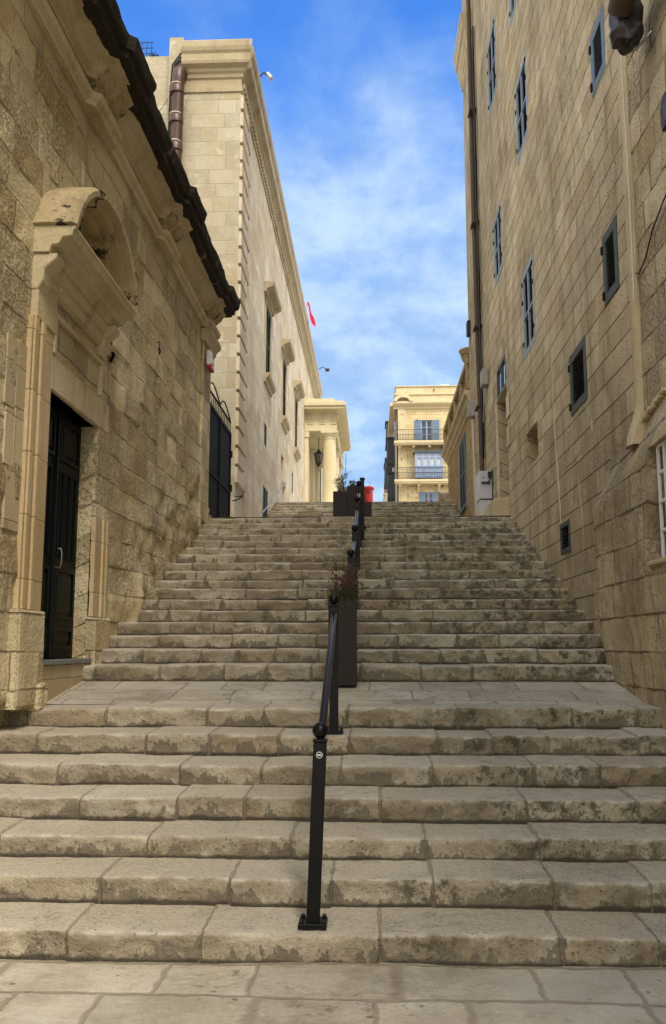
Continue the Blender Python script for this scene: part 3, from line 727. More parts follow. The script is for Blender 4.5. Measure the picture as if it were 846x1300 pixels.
for k in range(n_+1):
    y = gy0+.05+(gy1-gy0-.1)*k/n_; gr.tube([(gx, y, gz1), (gx, y, gz1+.22)], .009, 6)
gr.box(gx-.012, gx+.012, gy0+.03, gy1-.03, gz1+.21, gz1+.24)
gr.build('top_bars', M['black_metal'], G)
sc = MB()
for side in (0, 1):
    y0 = gy0+.06 if side == 0 else 16.66; y1 = 16.62 if side == 0 else gy1-.06
    P_ = []
    for i in range(14):
        t = i/13; P_.append((gx, y0+(y1-y0)*t, gz1+.25+.17*math.sin(math.pi*t)**.8+.03*math.sin(6*t)))
    sc.tube(P_, .014, 6)
sc.build('cresting', M['black_metal'], G)
j = MB(); j.box(LW-.1, LW+.02, 15.33, 18.0, 3.70, 3.81); j.build('threshold', M['patch_stone'], G, bevel=.008)
hk = MB(); hk.tube([(LW, 18.15, 4.48), (LW+.10, 18.15, 4.50), (LW+.14, 18.25, 4.55), (LW+.15, 18.55, 4.66)], .014, 6); hk.tube([(LW, 18.5, 4.62), (LW+.15, 18.5, 4.64)], .012, 6)
hk.build('wall_bracket', M['black_metal'], loc=(LW, 18.2, 4.5), label='short black metal bracket on pale wall just past the black gate', cat='bracket', smooth=True)

# ================================================================== MIDDLE (TALL LEFT) BUILDING
MBd = thing('tall_stone_building', 'tall pale limestone building with hooded windows, long cornice and columned portico', 'building', (-6, 18.4, 3.7))
Y0, Y1, ZT = 18.42, 46.5, 14.30
wins = [(23.35+4.55*k, 24.45+4.55*k, 8.72, 10.75, .06) for k in range(3)]
small = [(23.35, 23.95, 6.85, 7.45, .05), (27.75, 28.55, 6.72, 7.55, .25), (31.6, 32.1, 6.95, 7.7, .05),
         (23.2, 24.35, 4.4, 5.72, .05), (28.2, 29.3, 5.9, 6.75, .2)]
def mid_h(U, V): return .004*fbm(U, V, 1.2, 4, 21)+.002*fbm(U, V, 6, 3, 22)
wall('wall', LP, Y0, 66.0, 3.6, ZT, .09, wins+small, mid_h, M['mid_wall'], MBd)
wall('end_wall', lambda u, v, h: (u, Y0-h, v), -4.16, LW, 3.6, ZT, .07, [], lambda U, V: .006*fbm(U, V, 1.6, 4, 31), M['mid_perp'], MBd)
wall('end_wall', lambda u, v, h: (u, Y0-.05-h, v), -4.47, -4.158, 3.6, 15.05, .07, [], lambda U, V: .006*fbm(U, V, 1.6, 4, 33), M['mid_perp'], MBd)
wall('end_wall', lambda u, v, h: (u, Y0+.12-h, v), -9.0, -4.46, 3.6, 14.72, .1, [], lambda U, V: .008*fbm(U, V, 1.6, 4, 35), M['mid_perp'], MBd)
m = MB(); m.box(-14, LW-.3, Y0+.3, 66, 3, 14.7); m.build('core', M['mid_perp'], MBd)
m = MB(); m.box(-4.47, -4.16, Y0-.045, Y0+.3, 14.2, 15.06); m.build('end_parapet', M['mid_trim'], MBd, bevel=.01)
cprof = [(-.05, 13.72), (.03, 13.72), (.035, 13.80), (.015, 13.81), (.015, 14.02), (.05, 14.05), (.06, 14.13), (.10, 14.17), (.105, 14.24), (.20, 14.30), (.215, 14.36), (.215, 14.52), (.25, 14.58), (.27, 14.66), (.27, 14.80), (.20, 14.86), (.12, 14.90), (-.4, 14.95)]
ysm = list(np.linspace(Y0, 46.3, 60))
sweep(cprof, ysm, PX, lambda i, y, a, z: (.006*float(fbm(y, z, 2, 3, 4)) if a > .1 else 0, 0), 'cornice', M['mid_trim'], MBd, caps=True)
# return of the cornice across the end wall
cx_ = []
c2 = MB()
for (a, z) in cprof: pass
rv = [(Y0-max(a, -.02), z) for a, z in cprof[:-1]]+[(Y0+.3, 14.93), (Y0+.3, 13.72)]
def mitre():
    V = []; F = []; n = len(rv)
    for xk in (0, 1):
        for (yy, z) in rv:
            a = Y0-yy
            V.append((-4.158 if xk == 0 else LW+max(a, -.3), yy, z))
    for i in range(n): F.append((i, (i+1) % n, n+(i+1) % n, n+i))
    F += [tuple(range(n)), tuple(range(n, 2*n))[::-1]]
    b = MB(); b.add(V, F); b.build('cornice_return', M['mid_trim'], MBd)
mitre()
dn = MB(); comb = [(LW-.02, Y0+.05)]
for k in range(150):
    y = Y0+.1+k*.185; comb += [(LW+.022, y), (LW+.075, y), (LW+.075, y+.09), (LW+.022, y+.09)]
comb.append((LW-.02, comb[-1][1]+.1))
dn.prism(comb, 'z', 13.86, 13.98)
dn.build('dentil_band', M['mid_trim'], MBd)
m = MB(); m.box(LW-.6, LW-.1, Y0+.4, 46.0, 14.9, 15.15); m.build('parapet', M['mid_trim'], MBd)
m = MB(); m.box(LW-2.0, LW-.05, 40.0, 43.2, 15.152, 15.6); m.box(LW-.05, LW+.10, 43.2, 45.4, 14.92, 15.35); m.build('attic', M['mid_trim'], MBd, bevel=.01)
q = 4.9 ; k = 0
while q < 13.6:      # banded corner stones
    w = 1.25 if k % 2 == 0 else .95
    b = MB(); b.box(LW-.02, LW+.065, Y0-.012, Y0+w, q, q+.335); b.build('quoin', M['mid_wall'], MBd, bevel=.014); q += .40; k += 1
m = MB(); m.box(LW-.01, LW+.03, Y0+1.4, 37, 5.6, 5.66) if False else None
# windows with hood and sill
def shutter_pair(mb, x, ya, yb, z0, z1, t=.03, slat=.05):
    mid_ = (ya+yb)/2
    for (a, b) in ((ya, mid_-.006), (mid_+.006, yb)):
        mb.box(x, x+t, a, a+.05, z0, z1); mb.box(x, x+t, b-.05, b, z0, z1)
        for z in (z0, (z0+z1)/2-.03, z1-.06): mb.box(x, x+t, a+.051, b-.051, z, z+.06)
        z = z0+.07
        while z < z1-.08:
            if abs(z-(z0+z1)/2) > .05:
                mb.add([(x+.004, a+.052, z+.03), (x+.004, b-.052, z+.03), (x+t-.004, b-.052, z), (x+t-.004, a+.052, z)], [(0, 1, 2, 3)])
            z += slat
for (a, b, z0, z1, dp) in wins:
    f = MB(); f.box(LW-.05, LW-.02, a, a+.06, z0, z1); f.box(LW-.05, LW-.02, b-.06, b, z0, z1); f.box(LW-.05, LW-.02, a+.061, b-.061, z1-.06, z1); f.box(LW-.05, LW-.02, a+.061, b-.061, z0, z0+.06)
    W = f.build('window', M['green_shutter'], MBd)
    s = MB(); shutter_pair(s, LW-.025, a+.05, b-.05, z0+.04, z1-.04, .03, .07); s.build('shutter', M['green_shutter'], W)
    s = MB(); s.box(LW-.059, LW-.052, a, b, z0, z1); s.build('pane', M['glass'], W)
    s = MB(); s.box(LW-.01, LW+.03, a-.16, a, z0, z1+.16); s.box(LW-.01, LW+.03, b, b+.16, z0, z1+.16); s.box(LW-.01, LW+.04, a+.001, b-.001, z1, z1+.16); s.build('architrave', M['mid_trim'], W, bevel=.008)
    s = MB(); s.prism([(LW-.01, z1+.165), (LW+.07, z1+.165), (LW+.09, z1+.24), (LW+.14, z1+.26), (LW+.24, z1+.30), (LW+.27, z1+.33), (LW+.29, z1+.42), (LW-.01, z1+.45)], 'y', a-.42, b+.42); s.build('hood', M['mid_trim'], W, bevel=.006)
    s = MB(); s.prism([(LW-.01, z0-.24), (LW+.05, z0-.24), (LW+.07, z0-.14), (LW+.13, z0-.11), (LW+.16, z0-.03), (LW+.16, z0), (LW-.1, z0)], 'y', a-.26, b+.26); s.build('sill', M['mid_trim'], W, bevel=.006)
for i, (a, b, z0, z1, dp) in enumerate(small):
    w_ = MB(); w_.box(LW-dp-.04, LW-dp+.02, a-.02, b+.02, z0-.02, z1+.02)
    w_.box(LW-dp+.021, LW-dp+.04, a, a+.05, z0, z1); w_.box(LW-dp+.021, LW-dp+.04, b-.05, b, z0, z1); w_.box(LW-dp+.021, LW-dp+.04, (a+b)/2-.02, (a+b)/2+.02, z0, z1)
    w_.build('small_window' if i != 3 else 'cellar_door', [M['green_shutter'], M['mid_trim'], M['slate_frame'], M['green_shutter'], M['left_trim']][i], MBd)
# portico
PY0, PY1, PXr = 37.4, 45.6, -1.50
po = MB(); po.box(LW, PXr, PY0, PY1, 10.56, 10.92); PO = po.build('portico', M['portico'], MBd, bevel=.01)
e = MB(); e.box(LW, PXr-.02, PY0+.02, PY1, 10.922, 11.36)
e.build('frieze', M['portico'], PO)
e = MB()
for xx in (-2.70, -2.18, -1.70):
    for q in range(3): e.box(xx+q*.07, xx+q*.07+.045, PY0-.03, PY0+.03, 10.95, 11.35)
    e.box(xx-.02, xx+.21, PY0-.035, PY0+.03, 10.86, 10.91)
for k in range(7):
    yy = PY0+.25+k*1.2
    for q in range(3): e.box(PXr-.03, PXr+.03, yy+q*.07, yy+q*.07+.045, 10.95, 11.35)
e.build('triglyph', M['portico'], PO)
e = MB()
for (o_, z0, z1) in ((.08, 11.362, 11.44), (.36, 11.442, 11.56), (.42, 11.562, 11.70), (.34, 11.702, 11.78)):
    e.box(LW, PXr+o_, PY0-o_, PY1, z0, z1)
e.build('cornice', M['portico'], PO, bevel=.01)
e = MB(); e.box(LW, PXr-.1, PY0+.1, PY1, 11.782, 12.0); e.build('blocking_course', M['portico'], PO, bevel=.01)
for (cxx, cyy_) in ((-1.80, PY0+.32), (-1.80, PY0+3.9), (-1.80, PY0+7.6)):
    r0 = .305
    c_ = MB(); c_.lathe([(r0+.06, 7.0), (r0+.06, 7.38), (r0+.03, 7.42), (r0, 7.47), (r0, 8.4), (r0-.02, 9.4), (r0-.05, 10.22), (r0-.02, 10.25), (r0-.05, 10.28), (r0-.05, 10.34), (r0+.04, 10.43), (r0+.05, 10.47)], (cxx, cyy_, 0), 28)
    c_.box(cxx-.36, cxx+.36, cyy_-.36, cyy_+.36, 10.472, 10.558)
    c_.build('column', M['portico'], PO, smooth=True)
for yy in (PY0+.05, PY0+3.6, PY0+7.3):
    c_ = MB(); c_.box(LW, LW+.16, yy, yy+.55, 6.9, 10.3); c_.box(LW, LW+.20, yy-.04, yy+.59, 10.302, 10.556); c_.build('pilaster', M['portico'], PO, bevel=.01)
c_ = MB(); c_.box(LW, PXr, PY0, PY1+.3, 6.4, 7.2); c_.build('portico_floor', M['portico'], PO)
m = MB()
for yy in (48.3, 53.0): m.box(LW-.01, LW+.02, yy, yy+1.2, 8.9, 11.3)
m.build('far_window', M['green_shutter'], MBd)
m = MB()
for yy in (48.3, 53.0): m.box(LW-.01, LW+.22, yy-.3, yy+1.5, 11.6, 11.9); m.box(LW-.01, LW+.15, yy-.2, yy+1.4, 8.6, 8.85)
m.build('far_window_trim', M['mid_trim'], MBd, bevel=.01)
# lantern
LN = thing('hanging_lantern', 'dark iron lantern hanging between the portico columns', 'lantern', (-2.32, 38.6, 9.35))
m = MB(); m.tube([(-2.32, 38.6, 10.56), (-2.32, 38.6, 10.02)], .018, 6); m.build('chain', M['lamp_black'], LN)
m = MB(); m.lathe([(.02, 10.05), (.05, 10.0), (.06, 9.95), (.20, 9.86), (.22, 9.82)], (-2.32, 38.6, 0), 6); m.lathe([(.10, 9.36), (.12, 9.40), (.05, 9.30)], (-2.32, 38.6, 0), 6); m.lathe([(.01, 9.22), (.04, 9.27), (.05, 9.30)], (-2.32, 38.6, 0), 6)
for k in range(6):
    a = math.pi*k/3; m.tube([(-2.32+.19*math.cos(a), 38.6+.19*math.sin(a), 9.83), (-2.32+.115*math.cos(a), 38.6+.115*math.sin(a), 9.40)], .016, 5)
m.build('frame', M['lamp_black'], LN)
m = MB(); m.lathe([(.10, 9.41), (.175, 9.82)], (-2.32, 38.6, 0), 6); m.build('glass', M['lamp_glass'], LN)
# big drainpipe on the end wall
DP = thing('drainpipe', 'thick dark brown jointed drainpipe with bent top on pale end wall', 'drainpipe', (-4.25, Y0-.3, 10))
px_, py_ = -4.24, Y0-.26
m = MB(); m.tube([(px_+.06, Y0-.04, 14.12), (px_+.06, py_+.05, 14.12), (px_+.05, py_, 14.06), (px_+.04, py_, 13.85), (px_, py_, 7.6)], [.135, .135, .135, .13, .13], 14); m.build('pipe', M['pipe_brown'], DP, smooth=True)
for z in (13.62, 12.92, 12.27, 11.55, 10.9):
    m = MB(); m.lathe([(.135, z-.10), (.165, z-.09), (.165, z+.06), (.15, z+.08), (.135, z+.10)], (px_+.01, py_, 0), 14); c = m.build('coupling', M['pipe_brown'], DP, smooth=True)
    m = MB(); m.lathe([(.137, z+.101), (.150, z+.105), (.148, z+.125), (.134, z+.14)], (px_+.01, py_, 0), 14); m.build('mortar_seal', M['cement'], c, smooth=True, jit=.003)
# cables on the end wall
m = MB()
for k, dx_ in enumerate((0, .05, .09)):
    m.tube([(-3.75, Y0-.2, 14.55-.06*k), (-3.95, Y0-.15, 14.62-.05*k), (-4.2, Y0-.12, 14.60-.09*k), (-4.38+dx_, Y0-.1, 14.35), (-4.42+dx_, Y0-.09, 13.6), (-4.43+dx_*.8, Y0-.09, 12.4), (-4.42+dx_, Y0-.09, 10.5), (-4.42+dx_, Y0-.09, 8)], .018, 6)
m.build('cable_bundle', M['cable'], loc=(-4.42, Y0-.1, 9), label='black cable bundle running down beside the thick brown drainpipe', cat='cable', smooth=True)
m = MB(); m.tube([(-3.98, Y0-.12, 14.3), (-4.6, Y0-.0, 13.4), (-5.2, Y0+.05, 12.6)], .008, 5)
m.build('thin_wire', M['grey_cable'], loc=(-4.6, Y0, 13.4), label='thin slack wire slanting across the pale end wall', cat='wire')
m = MB()
for k in range(4): m.tube([(-5.30+.11*k, Y0+.3, 14.6), (-5.30+.11*k, Y0+.3, 15.22)], .010, 5)
for k in range(4): m.tube([(-5.34, Y0+.3, 14.78+.14*k), (-4.93, Y0+.3, 14.78+.14*k)], .009, 5)
m.build('roof_antenna', M['iron_rail'], loc=(-5.1, Y0+.3, 14.7), label='thin wire grid antenna on the roof edge above left cornice', cat='antenna')
# floodlight on the cornice
FL = thing('floodlight', 'small pale floodlight on a bracket at the near cornice corner', 'floodlight', (-2.55, 19.6, 14.9))
m = MB(); m.tube([(-2.62, 19.6, 14.85), (-2.50, 19.6, 14.98), (-2.40, 19.7, 14.95)], .02, 6); m.build('bracket', M['iron_rail'], FL)
m = MB(); m.prism([(-2.45, 14.97), (-2.40, 15.01), (-2.29, 14.88), (-2.34, 14.83)], 'y', 19.6, 19.76); m.build('lamp_head', M['white_plastic'], FL, bevel=.01)
m = MB(); m.tube([(-2.56, 42.5, 14.85), (-2.38, 42.5, 14.98), (-2.2, 42.6, 14.9)], .02, 6); m.box(-2.24, -2.05, 42.5, 42.7, 14.80, 14.9)
m.build('cornice_lamp', M['lamp_black'], loc=(-2.5, 42.5, 14.85), label='small dark lamp arm at the far end of the long cornice above portico', cat='lamp', bevel=.004)
# flag
FG = thing('flag', 'red flag hanging over the edge of the long cornice', 'flag', (-2.6, 35.5, 14.9))
m = MB(); m.tube([(-2.9, 35.3, 15.2), (-2.5, 35.5, 15.48)], .02, 6); m.build('pole', M['white_plastic'], FG)
def cloth():
    V = []; F = []; nu, nv = 14, 16
    for i in range(nu):
        for j in range(nv):
            t = i/(nu-1); s_ = j/(nv-1)
            x = -2.64+.13*t+.25*s_+.02*math.sin(7*s_+3*t); z = 15.46-.95*s_+.05*math.sin(4*t+5*s_)-.08*t*s_
            y = 35.3+.35*t+.06*math.sin(8*t+4*s_)
            V.append((x, y, z))
    for i in range(nu-1):
        for j in range(nv-1): F.append((i*nv+j, (i+1)*nv+j, (i+1)*nv+j+1, i*nv+j+1))
    b = MB(); b.add(V, F); b.build('cloth', M['flag'], FG, smooth=True)
cloth()
# wall handrails
def wallrail(pts, label, r=.018):
    m = MB(); m.tube(pts, r, 8)
    for p_ in pts[::max(1, len(pts)//3)]: m.tube([(LW, p_[1], p_[2]-.06), (p_[0], p_[1], p_[2]-.06), (p_[0], p_[1], p_[2])], .012, 6)
    m.build('wall_handrail', M['steel'], loc=(LW, pts[0][1], pts[0][2]), label=label, cat='handrail', smooth=True)
wallrail([(LW+.10, 22.4+(28.4-22.4)*k/6, 4.86+(6.72-4.86)*k/6) for k in range(7)], 'thin steel handrail on pale left wall climbing beside the upper steps')
# rooftop weed
def tuft(mb, c, r, n, s):
    for _ in range(n):
        d = Vector((random.gauss(0, 1), random.gauss(0, 1), abs(random.gauss(0, 1)))).normalized()*r*random.uniform(.2, 1)
        p_ = Vector(c)+d; a = Vector((random.uniform(-1, 1), random.uniform(-1, 1), random.uniform(-1, 1))).normalized()*s
        b = a.cross(Vector((random.uniform(-1, 1), random.uniform(-1, 1), random.uniform(-1, 1)))).normalized()*s*.45
        mb.add([p_-a, p_-b*.8, p_+a, p_+b*.8], [(0, 1, 2, 3)])
m = MB(); tuft(m, (-4.88, Y0+.2, 14.73), .14, 160, .03); m.build('rooftop_weed', M['bush'], loc=(-4.88, Y0+.2, 14.72), label='dark weed tuft growing on top of the pale parapet', cat='plant')

# ================================================================== RIGHT BUILDING
RB = thing('right_stone_building', 'tall brown limestone block on the right with blue framed windows', 'building', (RW+3, 8, 0))
RP = lambda u, v, h: (RW-h, u, v)
tall = [(15.92, 16.98, 12.05, 13.52), (12.88, 13.86, 9.30, 10.60), (15.80, 16.78, 8.42, 9.66), (12.88, 13.80, 6.0, 7.31), (13.30, 14.12, 11.95, 13.3)]
louv = [(8.56, 9.07, 7.39, 8.04), (8.46, 8.96, 5.0, 5.70), (9.89, 10.68, 4.29, 4.98), (11.05, 11.57, 2.71, 3.06)]
holesR = [(*w_, .09) for w_ in tall]+[(*w_, .08) for w_ in louv]+[(12.94, 13.85, 4.26, 4.79, .3), (15.76, 16.88, 4.1, 6.74, .32)]
def right_h(U, V):
    h = .006*fbm(U, V, 1.4, 4, 41)+.004*fbm(U, V, 8, 3, 42)
    row = np.floor(V/.262); h = h+.007*(vnoise(row*3.1, np.floor(U/.6+row*.41)*2.7, 1, 44)-.5)
    foot = sstep(1.2, 0, V-stair_line(U)); h = h+foot*.018*fbm(U, V, 3.5, 4, 43)
    return h
def bulge(U, V):
    return .19*sstep(9.5, 9.05, U+.15*fbm(U, V, 1.3, 2, 8))*sstep(3.52, 2.96, V-(7.8-U)*.12)*(.6+.4*sstep(1.0, 2.2, V))
def near_h(U, V):
    h = .014*fbm(U, V, 1.8, 5, 51)+.008*fbm(U, V, 9, 3, 52)
    row = np.floor(V/.30); return h+.022*(vnoise(row*3.1, np.floor(U/.46+row*.41)*2.7, 1, 54)-.5)
def right_all(U, V):
    t = np.maximum(sstep(8.0, 7.85, U), sstep(9.5, 9.0, U)*sstep(3.7, 3.4, V))
    return right_h(U, V)*(1-t)+near_h(U, V)*t+bulge(U, V)
wall('wall', RP, 9.05, 20.95, .5, 19.5, .045, holesR[:5]+holesR[7:], right_all, M['right_wall'], RB, flip=True)
wall('wall', RP, 7.9, 9.07, 3.5, 19.5, .045, holesR[5:7], right_all, M['right_wall'], RB, flip=True)
wall('near_wall', RP, -1, 7.93, 3.48, 19.5, .05, [], right_all, M['near_wall'], RB, flip=True)
wall('near_wall', RP, -1, 9.08, -.1, 3.5, .03, [(6.0, 7.29, 2.21, 3.13, .2)], right_all, M['near_wall'], RB, flip=True)
m = MB(); m.box(RW+.35, 14, -1, 20.9, -.1, 19.4); m.build('core', M['dark'], RB)
m = MB(); m.box(RW-.02, 14, -1, 20.9, 19.402, 19.7); m.build('roof', M['roof'], RB)
m = MB(); m.box(RW, RW+.36, 20.90, 20.96, 3, 19.4); m.build('end_wall', M['right_wall'], RB)
# tall windows
for i, (a, b, z0, z1) in enumerate(tall):
    x = RW+.03
    f = MB(); t = .075
    f.box(RW-.006, x, a-.02, a+t, z0-.02, z1+.02); f.box(RW-.006, x, b-t, b+.02, z0-.02, z1+.02)
    f.box(RW-.0055, x, a+t+.001, b-t-.001, z1-t, z1+.02); f.box(RW-.0055, x, a+t+.001, b-t-.001, z0-.02, z0+t)
    mm = (a+b)/2; f.box(RW-.003, x, mm-.02, mm+.02, z0+t, z1-t); zz = z0+(z1-z0)*.47
    f.box(RW-.004, x, a+t, mm-.021, zz-.02, zz+.02); f.box(RW-.004, x, mm+.021, b-t, zz-.02, zz+.02)
    W = f.build('window', M['pale_frame'], RB, bevel=.003)
    s = MB()
    for (q0, q1) in ((a+t, mm-.022), (mm+.022, b-t)):
        for (r0, r1) in ((z0+t, zz-.022), (zz+.022, z1-t)):
            s.box(x-.005, x+.02, q0, q0+.035, r0, r1); s.box(x-.005, x+.02, q1-.035, q1, r0, r1)
            s.box(x-.005, x+.02, q0+.036, q1-.036, r0, r0+.035); s.box(x-.005, x+.02, q0+.036, q1-.036, r1-.035, r1)
            z = r0+.04
            while z < r1-.05:
                s.add([(x+.0, q0+.036, z), (x+.0, q1-.036, z), (x+.02, q1-.036, z+.03), (x+.02, q0+.036, z+.03)], [(0, 1, 2, 3)]); z += .036
    s.build('shutter', M['louvre'], W)
    s = MB(); s.box(x+.03, x+.04, a, b, z0, z1); s.build('pane', M['glass'], W)
    for (q, r) in ((a+.01, z0+.18), (a+.01, zz+.25), (b-.03, z0+.18), (b-.03, zz+.25), (b-.03, z1-.15), (a+.01, z1-.15)):
        hg = MB(); hg.box(RW-.02, RW-.0, q-.02, q+.04, r, r+.06); hg.build('hinge', M['black_metal'], W)
# louvre windows
for i, (a, b, z0, z1) in enumerate(louv):
    x = RW+.03; t = .085 if i < 3 else .04
    fm = M['blue_frame'] if i == 0 else M['slate_frame']
    f = MB(); f.box(RW-.012, x, a-.02, a+t, z0-.02, z1+.02); f.box(RW-.012, x, b-t, b+.02, z0-.02, z1+.02)
    f.box(RW-.0115, x, a+t+.001, b-t-.001, z1-t, z1+.02); f.box(RW-.0115, x, a+t+.001, b-t-.001, z0-.02, z0+t)
    W = f.build('louvred_window' if i < 3 else 'vent', fm, RB, bevel=.004)
    s = MB(); z = z0+t
    st = .042 if i else .03
    while z < z1-t-.02:
        s.add([(x-.03, a+t, z), (x-.03, b-t, z), (x+.012, b-t, z+st*.75), (x+.012, a+t, z+st*.75), (x-.026, a+t, z-.004), (x-.026, b-t, z-.004), (x+.016, b-t, z+st*.75-.004), (x+.016, a+t, z+st*.75-.004)], [(0, 1, 2, 3), (4, 5, 6, 7), (0, 1, 5, 4)]); z += st
    if i == 0:
        for k in range(9): s.box(x-.03, x-.024, a+t+(b-a-2*t)*k/9, a+t+(b-a-2*t)*k/9+.006, z0+t, z1-t)
    s.build('slats', M['slate_frame'] if i in (1, 2) else M['louvre'], W)
    s = MB(); s.box(x+.03, x+.045, a, b, z0, z1); s.build('backing', M['dark'], W)
    if i < 3:
        for r in (z0+.05, z1-.16):
            hg = MB(); hg.box(RW-.028, RW-.008, b-.02, b+.03, r, r+.08); hg.build('hinge', M['black_metal'], W, bevel=.003)
m = MB(); m.box(RW+.28, RW+.33, 12.9, 13.9, 4.2, 4.85); m.box(RW+.2, RW+.28, 12.94, 13.85, 4.262, 4.50); m.build('niche_back', M['right_wall'], RB)
# door with glazed transom
m = MB(); m.box(RW+.27, RW+.31, 15.76, 16.88, 4.1, 6.10); DR = m.build('door', flat('brown_door_paint', (.07, .045, .03), .5), RB)
m = MB()
for (z0, z1) in ((4.2, 4.9), (5.0, 6.0)):
    for (a, b) in ((15.82, 16.28), (16.36, 16.82)): m.box(RW+.25, RW+.269, a, b, z0, z1)
m.build('panel', DR.data.materials[0], DR, bevel=.01)
m = MB(); x = RW+.0
for (a, b, z0, z1) in ((15.76, 15.83, 6.14, 6.74), (16.81, 16.88, 6.14, 6.74), (15.831, 16.809, 6.67, 6.74), (15.831, 16.809, 6.14, 6.21), (16.30, 16.34, 6.211, 6.669)): m.box(RW-.01, RW+.05, a, b, z0, z1)
TW = m.build('transom_window', M['slate_frame'], RB, bevel=.003)
m = MB(); m.box(RW+.02, RW+.03, 15.8, 16.84, 6.16, 6.72); m.build('pane', M['sky_glass'], TW)
m = MB(); m.box(RW-.03, RW+.25, 16.882, 17.02, 4.1, 6.12); m.box(RW-.03, RW+.25, 15.72, 17.02, 6.121, 6.139); m.build('door_surround', M['plaster'], RB, bevel=.006)
m = MB(); m.add([(2.12, 15.78, 3.6), (2.12, 17.1, 3.6), (2.12, 17.1, 4.12), (2.12, 15.78, 4.10), (RW+.3, 15.78, 3.6), (RW+.3, 17.1, 3.6), (RW+.3, 17.1, 4.16), (RW+.3, 15.78, 4.16)],
      [(0, 1, 2, 3), (4, 7, 6, 5), (0, 3, 7, 4), (1, 5, 6, 2), (3, 2, 6, 7), (0, 4, 5, 1)]); m.build('door_step', M['plaster'], RB, bevel=.012, jit=.003)
m = MB(); m.add([(1.86, 17.12, 3.6), (1.95, 20.4, 3.6), (2.0, 20.4, 4.05), (1.92, 17.12, 3.98), (RW+.02, 17.12, 3.6), (RW+.02, 20.4, 3.6), (RW+.02, 20.4, 4.10), (RW+.02, 17.12, 4.14)],
      [(0, 1, 2, 3), (4, 7, 6, 5), (0, 3, 7, 4), (1, 5, 6, 2), (3, 2, 6, 7), (0, 4, 5, 1)]); m.build('wall_plinth', M['plaster'], RB, bevel=.015, jit=.004)
# pilaster strip and corner cornice
m = MB(); m.box(RW-.07, RW+.1, 19.55, 20.97, 3.6, 15.38); m.build('corner_pilaster', M['right_wall'], RB, bevel=.008)
m = MB(); m.prism([(RW+.05, 15.38), (RW-.08, 15.38), (RW-.085, 15.50), (RW-.11, 15.52), (RW-.13, 15.64), (RW-.16, 15.70), (RW-.165, 15.86), (RW-.23, 15.93), (RW-.235, 16.12), (RW-.265, 16.17), (RW-.265, 16.30), (RW+.05, 16.38)], 'y', 19.5, 21.2)
m.build('corner_cornice', M['plaster'], RB, bevel=.006)
m = MB(); m.box(RW-.05, RW+.1, 19.6, 20.97, 16.36, 19.4); m.build('corner_strip', M['right_wall'], RB, bevel=.008)
# plaster strip
def strip():
    V = []; F = []; zs = np.linspace(3.3, 19.4, 160); k = 7
    for z in zs:
        y0 = 7.86+.02*float(fbm(z, 0, 1.5, 3, 2)); y1 = y0+.24+.02*float(fbm(z, 5, 2.0, 3, 3))
        for q in range(k):
            t = q/(k-1); V.append((RW-.012-.028*math.sin(math.pi*t)-.006*float(fbm(z, t*2, 3, 3, 4))-.1*float(sstep(3.7, 3.3, z)), y0+(y1-y0)*t, z))
    for i in range(len(zs)-1):
        for q in range(k-1): F.append((i*k+q, i*k+q+1, (i+1)*k+q+1, (i+1)*k+q))
    V2 = V+[(RW+.01, v[1], v[2]) for v in V]; o_ = len(V)
    F += [(i*k, (i+1)*k, o_+(i+1)*k, o_+i*k) for i in range(len(zs)-1)]+[(i*k+k-1, (i+1)*k+k-1, o_+(i+1)*k+k-1, o_+i*k+k-1) for i in range(len(zs)-1)]
    b = MB(); b.add(V2, F); b.build('plaster_strip', M['plaster'], RB, smooth=True)
strip()
# plaster ledge on the slope of the buttress
m = MB()
for k in range(20):
    y = 7.2+k*.04; z = 3.62-(y-7.2)*.16+.02*random.random(); m.box(RW-.03-.02*random.random(), RW+.0, y, y+.05, z-.03, z+.02*random.random())
m.build('plaster_ledge', M['plaster'], RB, bevel=.006, jit=.005)
# barred window
bx = RW-.13
f = MB(); f.box(bx+.16, bx+.19, 6.0, 7.29, 2.21, 3.13); BW = f.build('barred_window', M['glass'], RB)
f = MB()
for k in range(8): f.box(bx-.012, bx+.012, 7.14-k*.155, 7.165-k*.155, 2.20, 3.12)
for z in (2.20, 2.43, 2.66, 2.89, 3.10): f.box(bx-.010, bx+.010, 6.0, 7.17, z, z+.026)
f.build('grille', M['white_bar'], BW, bevel=.003)
f = MB(); f.box(RW-.215, RW+.1, 6.0, 7.33, 2.175, 2.215); f.build('sill', M['plaster'], BW, bevel=.008)

rs_ = random.Random(3)
def mortar_line(pts, r0, nm='mortar_repair'):
    P = []
    for (a, b) in zip(pts[:-1], pts[1:]):
        k = max(2, int(math.dist(a, b)/.07))
        P += [(RW+.002, a[0]+(b[0]-a[0])*i/k+rs_.uniform(-.008, .008), a[1]+(b[1]-a[1])*i/k) for i in range(k)]
    P.append((RW+.002, pts[-1][0], pts[-1][1]))
    b_ = MB(); b_.tube(P, [r0*rs_.uniform(.5, 1.25) for _ in P], 7); b_.build(nm, M['plaster'], RB, smooth=True)
mortar_line([(11.76, 5.3), (11.72, 4.4), (11.62, 3.7), (11.52, 3.08)], .014)
mortar_line([(9.75, 3.98), (9.72, 3.86), (10.1, 3.80), (10.6, 3.74), (11.1, 3.74)], .014)
mortar_line([(10.5, 3.5), (10.35, 2.9), (10.4, 2.6)], .008)
